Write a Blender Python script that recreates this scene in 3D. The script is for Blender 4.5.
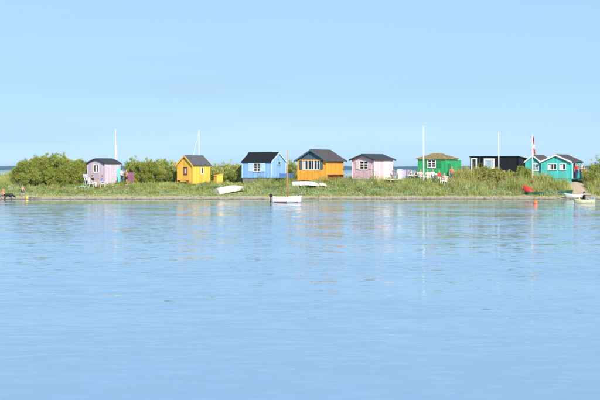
import bpy, bmesh, math, random
import numpy as np
from mathutils import Vector, Matrix

# ------------------------------------------------------------------ scene, camera, sky, sun
S = bpy.context.scene
C = S.collection
for o in list(bpy.data.objects):
    bpy.data.objects.remove(o)
R = math.radians
F = 1400.0            # focal length in pixels of a 600-px-wide picture
EYE = 3.0             # eye height over the water
HV = 168.5            # horizon row in a 600x400 picture

cam_d = bpy.data.cameras.new('camera')
cam = bpy.data.objects.new('camera', cam_d)
C.objects.link(cam)
cam.location = (0, 0, EYE)
cam.rotation_euler = (R(90), 0, 0)
cam_d.sensor_width = 36
cam_d.lens = 36 * F / 600
cam_d.shift_y = -(200 - HV) / 600
cam_d.clip_end = 30000
S.camera = cam

SUN_EL = R(30)
SUN_AZ = R(159)       # clockwise from +Y (the view direction): behind the camera's right shoulder
w = bpy.data.worlds.new('World')
S.world = w
w.use_nodes = True
wn = w.node_tree.nodes
wl = w.node_tree.links
wn.clear()
sky = wn.new('ShaderNodeTexSky')
sky.sky_type = 'NISHITA'
sky.sun_disc = False
sky.sun_elevation = SUN_EL
sky.sun_rotation = SUN_AZ
sky.altitude = 3000
sky.air_density = 1.0
sky.dust_density = 0.0
sky.ozone_density = 6.0
bg = wn.new('ShaderNodeBackground')
bg.inputs['Strength'].default_value = 0.13
wo = wn.new('ShaderNodeOutputWorld')
# thin even veil of high cloud over the whole sky
tc = wn.new('ShaderNodeTexCoord')
mp = wn.new('ShaderNodeMapping')
mp.inputs['Scale'].default_value = (1.2, 1.2, 14)
nz = wn.new('ShaderNodeTexNoise')
nz.inputs['Scale'].default_value = 2.0
nz.inputs['Detail'].default_value = 4
mr = wn.new('ShaderNodeMapRange')
mr.inputs[1].default_value = 0.35
mr.inputs[2].default_value = 0.75
mr.inputs[3].default_value = 0.76
mr.inputs[4].default_value = 0.94
mixv = wn.new('ShaderNodeMix')
mixv.data_type = 'RGBA'
mixv.inputs[7].default_value = (2.62, 3.95, 5.20, 1)
wl.new(tc.outputs['Generated'], mp.inputs['Vector'])
wl.new(mp.outputs[0], nz.inputs['Vector'])
wl.new(nz.outputs[0], mr.inputs[0])
wl.new(mr.outputs[0], mixv.inputs[0])
wl.new(sky.outputs[0], mixv.inputs[6])
wl.new(mixv.outputs[2], bg.inputs['Color'])
wl.new(bg.outputs[0], wo.inputs['Surface'])

sun_d = bpy.data.lights.new('sun', 'SUN')
sun_d.energy = 4.6
sun_d.angle = R(0.5)
sun_d.color = (1.0, 0.92, 0.80)
sun = bpy.data.objects.new('sun', sun_d)
C.objects.link(sun)
sdir = Vector((math.sin(SUN_AZ) * math.cos(SUN_EL), math.cos(SUN_AZ) * math.cos(SUN_EL), math.sin(SUN_EL)))
sun.rotation_euler = sdir.to_track_quat('Z', 'Y').to_euler()
sun.location = (60, -60, 60)

S.render.engine = 'CYCLES'
S.view_settings.view_transform = 'Standard'
S.view_settings.look = 'None'
S.view_settings.gamma = 1
S.view_settings.use_curve_mapping = False
S.view_settings.exposure = 0.40

rng = np.random.default_rng(7)
random.seed(7)

# ------------------------------------------------------------------ materials
MATS = {}
def pmat(name, col, rough=0.6, spec=0.4, var=0.12, vscale=3.0, stretch=(1, 1, 1), bump=0.0, bscale=40, metal=0.0, trans=0.0):
    """painted / plain surface with procedural wear: slow and fine colour variation plus fine relief"""
    if name in MATS:
        return MATS[name]
    m = bpy.data.materials.new(name)
    m.use_nodes = True
    n, l = m.node_tree.nodes, m.node_tree.links
    b = n['Principled BSDF']
    b.inputs['Roughness'].default_value = rough
    b.inputs['Specular IOR Level'].default_value = spec
    b.inputs['Metallic'].default_value = metal
    t = n.new('ShaderNodeTexCoord')
    mpn = n.new('ShaderNodeMapping')
    mpn.inputs['Scale'].default_value = stretch
    l.new(t.outputs['Object'], mpn.inputs['Vector'])
    a = n.new('ShaderNodeTexNoise')
    a.inputs['Scale'].default_value = vscale
    a.inputs['Detail'].default_value = 6
    a.inputs['Roughness'].default_value = 0.65
    l.new(mpn.outputs[0], a.inputs['Vector'])
    r = n.new('ShaderNodeMapRange')
    r.inputs[1].default_value = 0.3
    r.inputs[2].default_value = 0.7
    r.inputs[3].default_value = 1 - var
    r.inputs[4].default_value = 1 + var
    l.new(a.outputs[0], r.inputs[0])
    mx = n.new('ShaderNodeVectorMath')
    mx.operation = 'SCALE'
    mx.inputs[0].default_value = col[:3]
    l.new(r.outputs[0], mx.inputs['Scale'])
    l.new(mx.outputs[0], b.inputs['Base Color'])
    if bump:
        nb = n.new('ShaderNodeTexNoise')
        nb.inputs['Scale'].default_value = bscale
        l.new(mpn.outputs[0], nb.inputs['Vector'])
        bp = n.new('ShaderNodeBump')
        bp.inputs['Strength'].default_value = bump
        bp.inputs['Distance'].default_value = 0.02
        l.new(nb.outputs[0], bp.inputs['Height'])
        l.new(bp.outputs[0], b.inputs['Normal'])
    MATS[name] = m
    return m

def wood(name, col, var=0.10):
    """painted boards: each board its own shade, weather streaks down the grain, chalky fading in patches"""
    m = pmat(name, col, rough=0.7, spec=0.25, var=var, vscale=5, stretch=(3, 3, 0.5), bump=0.25, bscale=30)
    n, l = m.node_tree.nodes, m.node_tree.links
    b = n['Principled BSDF']
    src = b.inputs['Base Color'].links[0].from_socket
    g = n.new('ShaderNodeNewGeometry')
    r1 = n.new('ShaderNodeMapRange'); r1.inputs[3].default_value = .86; r1.inputs[4].default_value = 1.10
    l.new(g.outputs['Random Per Island'], r1.inputs[0])
    v = n.new('ShaderNodeVectorMath'); v.operation = 'SCALE'
    l.new(src, v.inputs[0]); l.new(r1.outputs[0], v.inputs['Scale'])
    t = n.new('ShaderNodeTexNoise'); t.inputs['Scale'].default_value = 1.1; t.inputs['Detail'].default_value = 7
    t.inputs['Roughness'].default_value = .7
    l.new(g.outputs['Position'], t.inputs['Vector'])
    r2 = n.new('ShaderNodeMapRange'); r2.inputs[1].default_value = .50; r2.inputs[2].default_value = .75
    r2.inputs[3].default_value = 0; r2.inputs[4].default_value = .22
    l.new(t.outputs[0], r2.inputs[0])
    mx = n.new('ShaderNodeMix'); mx.data_type = 'RGBA'
    grey = sum(col) / 3
    mx.inputs[7].default_value = tuple(min(.85, .55 * c + .45 * grey) for c in col) + (1,)
    l.new(r2.outputs[0], mx.inputs[0]); l.new(v.outputs[0], mx.inputs[6])
    l.new(mx.outputs[2], b.inputs['Base Color'])
    return m

def leafmat(name, c1, c2, c3=None, trans=0.35):
    """leaf faces: colour picked per leaf from the 'tone' attribute, a little light passes through"""
    m = bpy.data.materials.new(name)
    m.use_nodes = True
    n, l = m.node_tree.nodes, m.node_tree.links
    n.remove(n['Principled BSDF'])
    out = [x for x in n if x.type == 'OUTPUT_MATERIAL'][0]
    at = n.new('ShaderNodeAttribute')
    at.attribute_name = 'tone'
    cr = n.new('ShaderNodeValToRGB')
    e = cr.color_ramp.elements
    e[0].color = (*c1, 1)
    e[1].color = (*(c3 or c2), 1)
    if c3:
        x = e.new(0.5)
        x.color = (*c2, 1)
    l.new(at.outputs['Fac'], cr.inputs[0])
    d = n.new('ShaderNodeBsdfPrincipled')
    d.inputs['Roughness'].default_value = 0.55
    d.inputs['Specular IOR Level'].default_value = 0.25
    tr = n.new('ShaderNodeBsdfTranslucent')
    mx = n.new('ShaderNodeMixShader')
    mx.inputs[0].default_value = trans
    l.new(cr.outputs[0], d.inputs['Base Color'])
    l.new(cr.outputs[0], tr.inputs['Color'])
    l.new(d.outputs[0], mx.inputs[1])
    l.new(tr.outputs[0], mx.inputs[2])
    l.new(mx.outputs[0], out.inputs['Surface'])
    return m

def glassmat(name, col, rough=0.05):
    m = bpy.data.materials.new(name)
    m.use_nodes = True
    b = m.node_tree.nodes['Principled BSDF']
    b.inputs['Base Color'].default_value = (*col, 1)
    b.inputs['Roughness'].default_value = rough
    b.inputs['IOR'].default_value = 1.5
    return m

M_white = pmat('white_paint', (0.78, 0.78, 0.76), var=0.05, rough=0.5)
M_cream = pmat('cream_paint', (0.76, 0.70, 0.58), var=0.07, rough=0.5)
M_black = pmat('black_plastic', (0.015, 0.015, 0.017), rough=0.35)
M_dark = pmat('dark_timber', (0.035, 0.03, 0.028), rough=0.8, var=0.3)
M_grey = pmat('weathered_timber', (0.22, 0.20, 0.20), rough=0.8, var=0.2, bump=0.3)
M_metal = pmat('galvanised_metal', (0.5, 0.5, 0.5), rough=0.4, metal=0.7)
M_glass = glassmat('window_glass', (0.02, 0.025, 0.03))
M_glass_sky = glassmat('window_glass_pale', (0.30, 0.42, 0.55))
M_curtain_refl = pmat('white_curtain', (0.65, 0.64, 0.64), var=0.15, vscale=6, stretch=(4, 4, .4))
M_skin = pmat('skin', (0.62, 0.33, 0.22), rough=0.55, var=0.05)
M_hair_d = pmat('dark_hair', (0.03, 0.02, 0.015), rough=0.6)
M_hair_b = pmat('fair_hair', (0.38, 0.24, 0.10), rough=0.6)
M_mast = pmat('varnished_mast', (.58, .25, .08), rough=0.35, var=0.15, stretch=(3, 3, .5))

# ------------------------------------------------------------------ helpers
def px(u, Y):
    return (u - 300) / F * Y
def pz(v, Y):
    return EYE - (v - HV) / F * Y

def link(o, parent=None):
    C.objects.link(o)
    if parent is not None:
        o.parent = parent
    return o
def tag(o, label=None, cat=None, group=None, kind=None):
    if label: o['label'] = label
    if cat: o['category'] = cat
    if group: o['group'] = group
    if kind: o['kind'] = kind
    return o
def thing(name, label, cat, loc=(0, 0, 0), rz=0.0, group=None):
    o = bpy.data.objects.new(name, None)
    o.empty_display_size = 0.3
    o.location = loc
    o.rotation_euler = (0, 0, rz)
    link(o)
    return tag(o, label, cat, group)

class MB:
    """collects closed pieces and links them as ONE mesh object"""
    def __init__(s):
        s.v, s.f, s.m = [], [], []
    def add(s, vs, fs, mi=0):
        k = len(s.v)
        s.v += [tuple(x) for x in vs]
        s.f += [tuple(i + k for i in f) for f in fs]
        s.m += [mi] * len(fs)
        return s
    def hexa(s, p, mi=0):      # 8 corners: bottom ring 0-3, top ring 4-7
        return s.add(p, [(0, 3, 2, 1), (4, 5, 6, 7), (0, 1, 5, 4), (1, 2, 6, 5), (2, 3, 7, 6), (3, 0, 4, 7)], mi)
    def box(s, x0, x1, y0, y1, z0, z1, mi=0):
        return s.hexa([(x0, y0, z0), (x1, y0, z0), (x1, y1, z0), (x0, y1, z0),
                       (x0, y0, z1), (x1, y0, z1), (x1, y1, z1), (x0, y1, z1)], mi)
    def beam(s, a, b, w_, h_, mi=0, up=(0, 0, 1)):
        a, b = Vector(a), Vector(b)
        d = (b - a).normalized()
        u_ = Vector(up)
        if abs(d.dot(u_)) > 0.99:
            u_ = Vector((1, 0, 0))
        sx = d.cross(u_).normalized() * w_ / 2
        sy = sx.cross(d).normalized() * h_ / 2
        return s.hexa([a - sx - sy, a + sx - sy, a + sx + sy, a - sx + sy,
                       b - sx - sy, b + sx - sy, b + sx + sy, b - sx + sy], mi)
    def tube(s, pts, rad, n=8, mi=0):
        pts = [Vector(p) for p in pts]
        if not hasattr(rad, '__len__'):
            rad = [rad] * len(pts)
        vs = []
        for i, p in enumerate(pts):
            d = (pts[min(i + 1, len(pts) - 1)] - pts[max(i - 1, 0)]).normalized()
            u_ = Vector((0, 0, 1)) if abs(d.z) < 0.9 else Vector((1, 0, 0))
            a = d.cross(u_).normalized()
            b = a.cross(d)
            for k in range(n):
                t = 2 * math.pi * k / n
                vs.append(p + (a * math.cos(t) + b * math.sin(t)) * rad[i])
        fs = []
        for i in range(len(pts) - 1):
            for k in range(n):
                fs.append((i * n + k, i * n + (k + 1) % n, (i + 1) * n + (k + 1) % n, (i + 1) * n + k))
        fs.append(tuple(range(n - 1, -1, -1)))
        fs.append(tuple((len(pts) - 1) * n + k for k in range(n)))
        return s.add(vs, fs, mi)
    def prism(s, poly, off, mi=0):       # closed polygon of 3-D points pushed along a vector
        off = Vector(off)
        n = len(poly)
        vs = [Vector(p) for p in poly] + [Vector(p) + off for p in poly]
        fs = [tuple(range(n - 1, -1, -1)), tuple(range(n, 2 * n))]
        fs += [(k, (k + 1) % n, n + (k + 1) % n, n + k) for k in range(n)]
        return s.add(vs, fs, mi)
    def ball(s, c, r, mi=0, n=10, k=6):
        rx, ry, rz_ = (r, r, r) if not hasattr(r, '__len__') else r
        pts = [(c[0], c[1], c[2] - rz_)]
        for i in range(1, k):
            t = math.pi * i / k - math.pi / 2
            for j in range(n):
                a = 2 * math.pi * j / n
                pts.append((c[0] + rx * math.cos(t) * math.cos(a), c[1] + ry * math.cos(t) * math.sin(a), c[2] + rz_ * math.sin(t)))
        pts.append((c[0], c[1], c[2] + rz_))
        fs = [(0, 1 + (j + 1) % n, 1 + j) for j in range(n)]
        for i in range(k - 2):
            for j in range(n):
                fs.append((1 + i * n + j, 1 + i * n + (j + 1) % n, 1 + (i + 1) * n + (j + 1) % n, 1 + (i + 1) * n + j))
        top = len(pts) - 1
        fs += [(top, top - n + j, top - n + (j + 1) % n) for j in range(n)]
        return s.add(pts, fs, mi)
    def build(s, name, mats, parent=None, smooth=False, bevel=0.0):
        me = bpy.data.meshes.new(name)
        me.from_pydata(s.v, [], s.f)
        if not isinstance(mats, (list, tuple)):
            mats = [mats]
        for m in mats:
            me.materials.append(m)
        if len(mats) > 1:
            me.polygons.foreach_set('material_index', s.m)
        b = bmesh.new()
        b.from_mesh(me)
        bmesh.ops.recalc_face_normals(b, faces=b.faces)
        b.to_mesh(me)
        b.free()
        if smooth:
            me.polygons.foreach_set('use_smooth', [True] * len(me.polygons))
        o = bpy.data.objects.new(name, me)
        link(o, parent)
        if bevel:
            md = o.modifiers.new('bevel', 'BEVEL')
            md.width = bevel
            md.segments = 1
        return o

def npmesh(name, V, Q, mat, parent=None, tone=None, smooth=False):
    """fast quad mesh from arrays; tone = one float per face"""
    me = bpy.data.meshes.new(name)
    nv, nq = len(V), len(Q)
    me.vertices.add(nv)
    me.vertices.foreach_set('co', np.asarray(V, np.float32).ravel())
    me.loops.add(nq * 4)
    me.loops.foreach_set('vertex_index', np.asarray(Q, np.int32).ravel())
    me.polygons.add(nq)
    me.polygons.foreach_set('loop_start', np.arange(0, nq * 4, 4, dtype=np.int32))
    me.polygons.foreach_set('loop_total', np.full(nq, 4, np.int32))
    if smooth:
        me.polygons.foreach_set('use_smooth', np.ones(nq, bool))
    if tone is not None:
        a = me.attributes.new('tone', 'FLOAT', 'FACE')
        a.data.foreach_set('value', np.asarray(tone, np.float32))
    me.update()
    me.validate()
    me.materials.append(mat)
    o = bpy.data.objects.new(name, me)
    return link(o, parent)

def sstep(a, b, x):
    t = np.clip((x - a) / (b - a), 0, 1)
    return t * t * (3 - 2 * t)

# ------------------------------------------------------------------ the setting: spit, path, water, far shore
def shore(x):
    return 136.6 + 0.5 * np.sin(x * .13 + .6) + .35 * np.sin(x * .41 + 1) + .12 * np.sin(x * 1.7)
def H(x, y):
    x = np.asarray(x, float)
    y = np.asarray(y, float)
    s = y - shore(x)
    rt = sstep(-8, 2, x)
    z = np.where(s < 0, s * 0.06, 0)
    z = z + .30 * sstep(-.8, 4.2, s)
    z = z + (.95 + .30 * rt) * sstep(3.6, 11.5, s)
    z = z + .12 * sstep(12, 20, s)
    z = z + (1 - sstep(-1, 3, x)) * .75 * np.exp(-((s - 19.5) / 4.0) ** 2)          # dune ridge behind the left huts
    z = z - (2.6 + .30 * rt) * sstep(21, 44, s)
    on = sstep(2, 6, s) * (1 - sstep(26, 38, s))
    z = z + on * (.07 * np.sin(x * .9 + y * .5) + .06 * np.sin(x * 2.1 - y * .8 + 2) + .03 * np.sin(x * 4.3 + y * 3.1))
    return np.maximum(z, -2.2)
def Hf(x, y):
    return float(H(x, y))

def ground_mat():
    m = bpy.data.materials.new('sandy_ground')
    m.use_nodes = True
    n, l = m.node_tree.nodes, m.node_tree.links
    b = n['Principled BSDF']
    b.inputs['Roughness'].default_value = 0.9
    b.inputs['Specular IOR Level'].default_value = 0.15
    g = n.new('ShaderNodeNewGeometry')
    sp = n.new('ShaderNodeSeparateXYZ')
    l.new(g.outputs['Position'], sp.inputs[0])
    nz1 = n.new('ShaderNodeTexNoise'); nz1.inputs['Scale'].default_value = 1.3; nz1.inputs['Detail'].default_value = 8
    nz2 = n.new('ShaderNodeTexNoise'); nz2.inputs['Scale'].default_value = 9; nz2.inputs['Detail'].default_value = 8
    l.new(g.outputs['Position'], nz1.inputs['Vector'])
    l.new(g.outputs['Position'], nz2.inputs['Vector'])
    wob = n.new('ShaderNodeMath'); wob.operation = 'MULTIPLY_ADD'
    wob.inputs[1].default_value = 0.25
    l.new(nz1.outputs[0], wob.inputs[0])
    l.new(sp.outputs['Z'], wob.inputs[2])
    cr = n.new('ShaderNodeValToRGB')
    e = cr.color_ramp.elements
    e[0].position = 0.10; e[0].color = (.13, .105, .075, 1)       # seabed and wet sand
    e[1].position = 0.62; e[1].color = (.17, .17, .06, 1)        # soil under plants
    for p, c in ((.165, (.20, .165, .12)), (.20, (.42, .34, .24)), (.40, (.45, .37, .26)), (.50, (.26, .22, .13))):
        x = e.new(p); x.color = (*c, 1)
    l.new(wob.outputs[0], cr.inputs[0])
    mr_ = n.new('ShaderNodeMapRange'); mr_.inputs[3].default_value = .75; mr_.inputs[4].default_value = 1.25
    l.new(nz2.outputs[0], mr_.inputs[0])
    vm = n.new('ShaderNodeVectorMath'); vm.operation = 'SCALE'
    l.new(cr.outputs[0], vm.inputs[0]); l.new(mr_.outputs[0], vm.inputs['Scale'])
    l.new(vm.outputs[0], b.inputs['Base Color'])
    bp = n.new('ShaderNodeBump'); bp.inputs['Strength'].default_value = .6; bp.inputs['Distance'].default_value = .06
    l.new(nz2.outputs[0], bp.inputs['Height']); l.new(bp.outputs[0], b.inputs['Normal'])
    return m

def grid(name, xs, ys, zf, mat, smooth=True):
    X, Y = np.meshgrid(xs, ys)
    Z = zf(X, Y)
    V = np.stack([X, Y, Z], -1).reshape(-1, 3)
    nx, ny = len(xs), len(ys)
    i = (np.arange(ny - 1)[:, None] * nx + np.arange(nx - 1)[None]).ravel()
    Q = np.stack([i, i + 1, i + nx + 1, i + nx], 1)
    return npmesh(name, V, Q, mat, smooth=smooth)

M_ground = ground_mat()
ground = grid('sand_spit_ground', np.arange(-110, 110.1, .5),
              np.concatenate([np.arange(98, 132, 2), np.arange(132, 152, .3), np.arange(152, 204, 1.0)]), H, M_ground)
tag(ground, 'low sandy spit with a narrow beach below the huts', kind='structure')

M_sand = pmat('pale_path_sand', (.46, .36, .25), rough=.95, spec=.1, var=.22, vscale=6, bump=.6, bscale=30)
pc = [(px(584.5, 139.3), 139.3), (px(582.5, 141), 141), (px(578, 144), 144), (px(575.5, 147), 147), (px(577, 150.5), 150.5)]
def path_strip():
    V, Q = [], []
    ts = np.linspace(0, len(pc) - 1, 40)
    for t in ts:
        cx = np.interp(t, range(len(pc)), [p[0] for p in pc])
        cy = np.interp(t, range(len(pc)), [p[1] for p in pc])
        hw = np.interp(t, [0, 2, 4], [1.25, .85, .75]) + .12 * math.sin(t * 7)
        for k in range(9):
            x = cx - hw + 2 * hw * k / 8
            V.append((x, cy, Hf(x, cy) + .004 + .05 * (1 - abs(k - 4) / 4)))
    for i in range(39):
        for k in range(8):
            a = i * 9 + k
            Q.append((a, a + 1, a + 10, a + 9))
    o = npmesh('sand_path', V, Q, M_sand, smooth=True)
    tag(o, 'pale trodden sand path climbing to the turquoise hut', kind='structure')
path_strip()
PX = lambda y: np.interp(y, [p[1] for p in pc], [p[0] for p in pc])

def water_mat():
    m = bpy.data.materials.new('calm_sea_water')
    m.use_nodes = True
    n, l = m.node_tree.nodes, m.node_tree.links
    b = n['Principled BSDF']
    b.inputs['Base Color'].default_value = (.20, .33, .49, 1)
    b.inputs['Roughness'].default_value = 0.03
    b.inputs['IOR'].default_value = 1.33
    g = n.new('ShaderNodeNewGeometry')
    def noise(scale, sx, detail, rough=.5, col=False):
        mp_ = n.new('ShaderNodeMapping')
        mp_.inputs['Scale'].default_value = (sx, 1, 1)
        mp_.inputs['Rotation'].default_value = (0, 0, R(5))
        l.new(g.outputs['Position'], mp_.inputs['Vector'])
        t = n.new('ShaderNodeTexNoise')
        t.inputs['Scale'].default_value = scale
        t.inputs['Detail'].default_value = detail
        t.inputs['Roughness'].default_value = rough
        l.new(mp_.outputs[0], t.inputs['Vector'])
        return t.outputs['Color' if col else 0]
    def vmath(op, a, c=None, sc=None):
        x = n.new('ShaderNodeVectorMath'); x.operation = op
        l.new(a, x.inputs[0])
        if isinstance(c, tuple): x.inputs[1].default_value = c
        elif c is not None: l.new(c, x.inputs[1])
        if isinstance(sc, float): x.inputs['Scale'].default_value = sc
        elif sc is not None: l.new(sc, x.inputs['Scale'])
        return x.outputs[0]
    def mrange(a, f0, f1, t0, t1):
        x = n.new('ShaderNodeMapRange')
        for k, q in enumerate((f0, f1, t0, t1)): x.inputs[k + 1].default_value = q
        l.new(a, x.inputs[0])
        return x.outputs[0]
    # ripple slopes: several wave lengths, long crests across the breeze
    sl = None
    for scale, sx, det, amp in WAVES:
        v = vmath('SCALE', vmath('SUBTRACT', noise(scale, sx, det, .55, True), (.5, .5, .5)), sc=amp)
        sl = v if sl is None else vmath('ADD', sl, v)
    sl = vmath('SCALE', sl, sc=mrange(noise(.06, .3, 3),   .38, .62, .65, 1.25))     # breeze patches
    # offshore breeze: short steep faces lean away from the spit, long backs stay almost flat
    cp_ = vmath('SUBTRACT', noise(3.4, .36, 2, .55, True), (.5, .52, .5))
    cp_ = vmath('MINIMUM', vmath('MULTIPLY', cp_, (.3, 2.3, 0.0)), (1.0, 0.0, 1.0))
    cp_ = vmath('SCALE', cp_, sc=mrange(noise(.16, .35, 3, .6),   .45, .68, 0.02, 1.0))     # cat's paws
    sl = vmath('ADD', sl, cp_)
    sp = n.new('ShaderNodeSeparateXYZ'); l.new(g.outputs['Position'], sp.inputs[0])
    sl = vmath('SCALE', sl, sc=mrange(sp.outputs['Y'], 108.0, 130.0, 1.0, .13))       # lee of the spit
    sl = vmath('ADD', vmath('MULTIPLY', sl, (.6, 1.0, 0.0)), (0, 0, 1.0))
    nv = vmath('NORMALIZE', sl)
    l.new(nv, b.inputs['Normal'])
    # wavelets too small to see one by one: gloss spread, less in the lee of the spit
    l.new(mrange(sp.outputs['Y'], 104.0, 128.0, .062, .010), b.inputs['Roughness'])
    return m
WAVES = [(.45, .3, 1, .03), (2.2, .34, 1.5, .08), (5.0, .5, 2, .15)]
M_water = water_mat()
water = grid('sea_water', np.array([-6000, -600, -60, 60, 600, 6000.]), np.array([-300, 0, 60, 120, 240, 600, 2000, 6000.]),
             lambda x, y: x * 0, M_water, smooth=False)
tag(water, 'calm pale blue water in front of and behind the spit', kind='structure')

# far low coast with woods
M_far = pmat('far_wooded_coast', (.04, .055, .04), rough=.9, var=.35, vscale=.012)
def far_coast():
    xs = np.arange(-3600, 3601, 6.0)
    r = np.random.default_rng(3)
    n1 = np.interp(xs, np.arange(-3600, 3700, 240), r.uniform(0, 1, 31)[:31])
    n2 = np.interp(xs, np.arange(-3600, 3700, 55), r.uniform(0, 1, 133)[:133])
    n3 = r.uniform(0, 1, len(xs))
    top = 5.2 + 4.5 * n1 + 1.8 * n2 + 1.2 * n3
    rows = [(3500, -0.5), (3510, .12), (3560, .7), (3600, 1.0), (3760, .95), (3900, -.1)]
    V = np.concatenate([np.stack([xs, np.full_like(xs, y) + 20 * n1, np.where(f < 0, -1.0, top * f)], 1) for y, f in rows])
    nx = len(xs)
    i = (np.arange(len(rows) - 1)[:, None] * nx + np.arange(nx - 1)[None]).ravel()
    o = npmesh('far_coast', V, np.stack([i, i + 1, i + nx + 1, i + nx], 1), M_far)
    tag(o, 'low wooded coast on the horizon, blue with distance', kind='structure')
far_coast()

# ------------------------------------------------------------------ vegetation
M_bush = leafmat('bush_leaf', (.19, .24, .035), (.34, .38, .06), (.50, .48, .12))
M_grass = leafmat('grass_blade', (.18, .25, .045), (.42, .48, .11), (.64, .60, .25))
M_herb = leafmat('silvery_herb', (.22, .31, .13), (.38, .47, .25), (.58, .63, .42))
M_reed = leafmat('golden_reed', (.27, .28, .06), (.46, .44, .12), (.60, .51, .22))
M_scrub = leafmat('dark_scrub_leaf', (.08, .12, .03), (.19, .24, .05), (.38, .38, .10))
M_stem = pmat('woody_stem', (.11, .08, .05), rough=.9, var=.3, bump=.4)

def leaf_quads(P, D, ln, wd, r):
    """one kite-shaped face per point: P base, D direction, random roll"""
    n = len(P)
    D = D / np.linalg.norm(D, axis=1, keepdims=True)
    A = r.normal(size=(n, 3))
    Sd = np.cross(D, A)
    Sd /= np.linalg.norm(Sd, axis=1, keepdims=True) + 1e-9
    ln = np.asarray(ln).reshape(-1, 1)
    wd = np.asarray(wd).reshape(-1, 1)
    V = np.stack([P, P + D * ln * .45 + Sd * wd, P + D * ln, P + D * ln * .45 - Sd * wd], 1).reshape(-1, 3)
    Q = np.arange(n * 4).reshape(-1, 4)
    return V, Q

def crown_points(lobes, nclump, per, r, flat=.15):
    """branches carry leaf clumps; branches stand proud or recede, hollows stay between them"""
    out_p, out_d, out_t = [], [], []
    vol = np.array([l[3] * l[4] * l[5] for l in lobes]) ** .67
    nb = max(8, nclump // 13)
    pick = r.choice(len(lobes), nb, p=vol / vol.sum())
    for k in pick:
        cx, cy, cz, rx, ry, rz_ = lobes[k]
        d = r.normal(size=3)
        d /= np.linalg.norm(d)
        if d[2] < -.25: d[2] *= -1
        q = r.uniform(.60, 1.08)
        c0 = np.array([cx + rx * d[0] * q, cy + ry * d[1] * q, cz + rz_ * d[2] * q])
        sr = r.uniform(.22, .46)
        tone = np.clip(r.normal(.48, .20), .05, .95)
        up = d * .6 + np.array([0, 0, .8])
        for j in range(15):
            g = r.normal(size=3)
            c = c0 + g * sr * np.array([.55, .55, .6]) + up * r.uniform(0, .25) * sr * 2
            if c[2] < .05: c[2] = r.uniform(.05, .4)
            rad = r.uniform(.07, .17)
            pp = c + r.normal(size=(per, 3)) * rad * np.array([.6, .6, .7])
            dd = up + r.normal(size=(per, 3)) * .6
            out_p.append(pp); out_d.append(dd)
            out_t.append(np.clip(tone + r.normal(0, .10) + r.normal(size=per) * .12, 0, 1))
        if r.uniform() < .28:                       # long leading shoot
            n_ = 26
            t_ = np.linspace(0, 1, n_)[:, None]
            e = up / np.linalg.norm(up) * r.uniform(.2, .45)
            pp = c0 + d * sr * .5 + e * t_ + r.normal(size=(n_, 3)) * .03
            out_p.append(pp); out_d.append(e + r.normal(size=(n_, 3)) * .35); out_t.append(np.clip(tone + .2 + r.normal(size=n_) * .1, 0, 1))
    P = np.concatenate(out_p)
    P[:, 2] = np.maximum(P[:, 2], .02)
    return P, np.concatenate(out_d), np.concatenate(out_t)

def bush(name, label, u, Y, lobes, nclump, per, mat, cat='bush', group=None, ln=(.08, .19), wd=(.014, .034), seed=1, stems=7, zs=.86):
    lobes = [(a_, b_, c_ * zs, d_, e_, f_ * zs) for (a_, b_, c_, d_, e_, f_) in lobes]
    r = np.random.default_rng(seed)
    x = px(u, Y)
    z = Hf(x, Y) - .05
    t = thing(name, label, cat, (x, Y, z), 0, group)
    P, D, T = crown_points(lobes, nclump, per, r)
    V, Q = leaf_quads(P, D, r.uniform(*ln, len(P)), r.uniform(*wd, len(P)), r)
    npmesh('crown', V, Q, mat, t, tone=T)
    mb = MB()
    for k in range(stems):
        l = lobes[k % len(lobes)]
        a = r.uniform(0, 6.28)
        e = Vector((l[0] + l[3] * .5 * math.cos(a), l[1] + l[4] * .5 * math.sin(a), l[2] + l[5] * r.uniform(.2, .6)))
        b = Vector((l[0] * .6 + r.uniform(-.2, .2), l[1] * .6 + r.uniform(-.2, .2), -.1))
        m_ = (b + e) / 2 + Vector((r.uniform(-.2, .2), r.uniform(-.2, .2), .1))
        mb.tube([b, m_, e], [.05, .035, .012], 6)
        for q in range(3):
            f = e + Vector((r.uniform(-.5, .5), r.uniform(-.5, .5), r.uniform(.0, .5)))
            mb.tube([m_, (m_ + f) / 2 + Vector((0, 0, .08)), f], [.022, .016, .006], 5)
    mb.build('trunk', M_stem, t, smooth=True)
    return t

bush('dense_bush', 'largest rounded olive-green bush, left of the lavender hut', 49, 148,
     [(-2.0, 0, 1.1, 1.6, 1.7, 1.3), (-.6, .2, 1.6, 1.7, 1.8, 1.55), (1.0, .1, 1.7, 1.7, 1.8, 1.45), (2.4, 0, 1.2, 1.4, 1.6, 1.25),
      (0, -1.2, .7, 2.6, 1.0, .9), (3.0, -.7, .6, 1.0, 1.0, .8), (-2.9, -.5, .5, .9, 1.0, .7), (-1.4, -1.8, .35, 1.3, .7, .6), (1.3, -1.8, .35, 1.4, .7, .6)], 3300, 40, M_bush, seed=11, stems=14, zs=.90)
bush('dense_bush', 'bush showing between the largest bush and the lavender hut', 84, 152,
     [(-.7, 0, 1.5, 1.2, 1.2, 1.5), (.9, .2, 1.4, 1.1, 1.2, 1.4), (1.9, .3, 1.0, .8, 1.0, 1.0), (0, -.6, .4, 1.6, .7, .6)], 950, 36, M_bush, seed=12, zs=.68)
bush('dense_bush', 'tall rounded bush midway between the lavender and the yellow hut', 145, 151,
     [(-.7, 0, 1.4, .9, 1.1, 1.35), (.3, .1, 1.5, 1.0, 1.1, 1.25), (1.2, 0, 1.0, .9, 1.0, 1.0), (0, -.6, .4, 1.5, .7, .6)], 950, 36, M_bush, seed=13, zs=.78)
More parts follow.
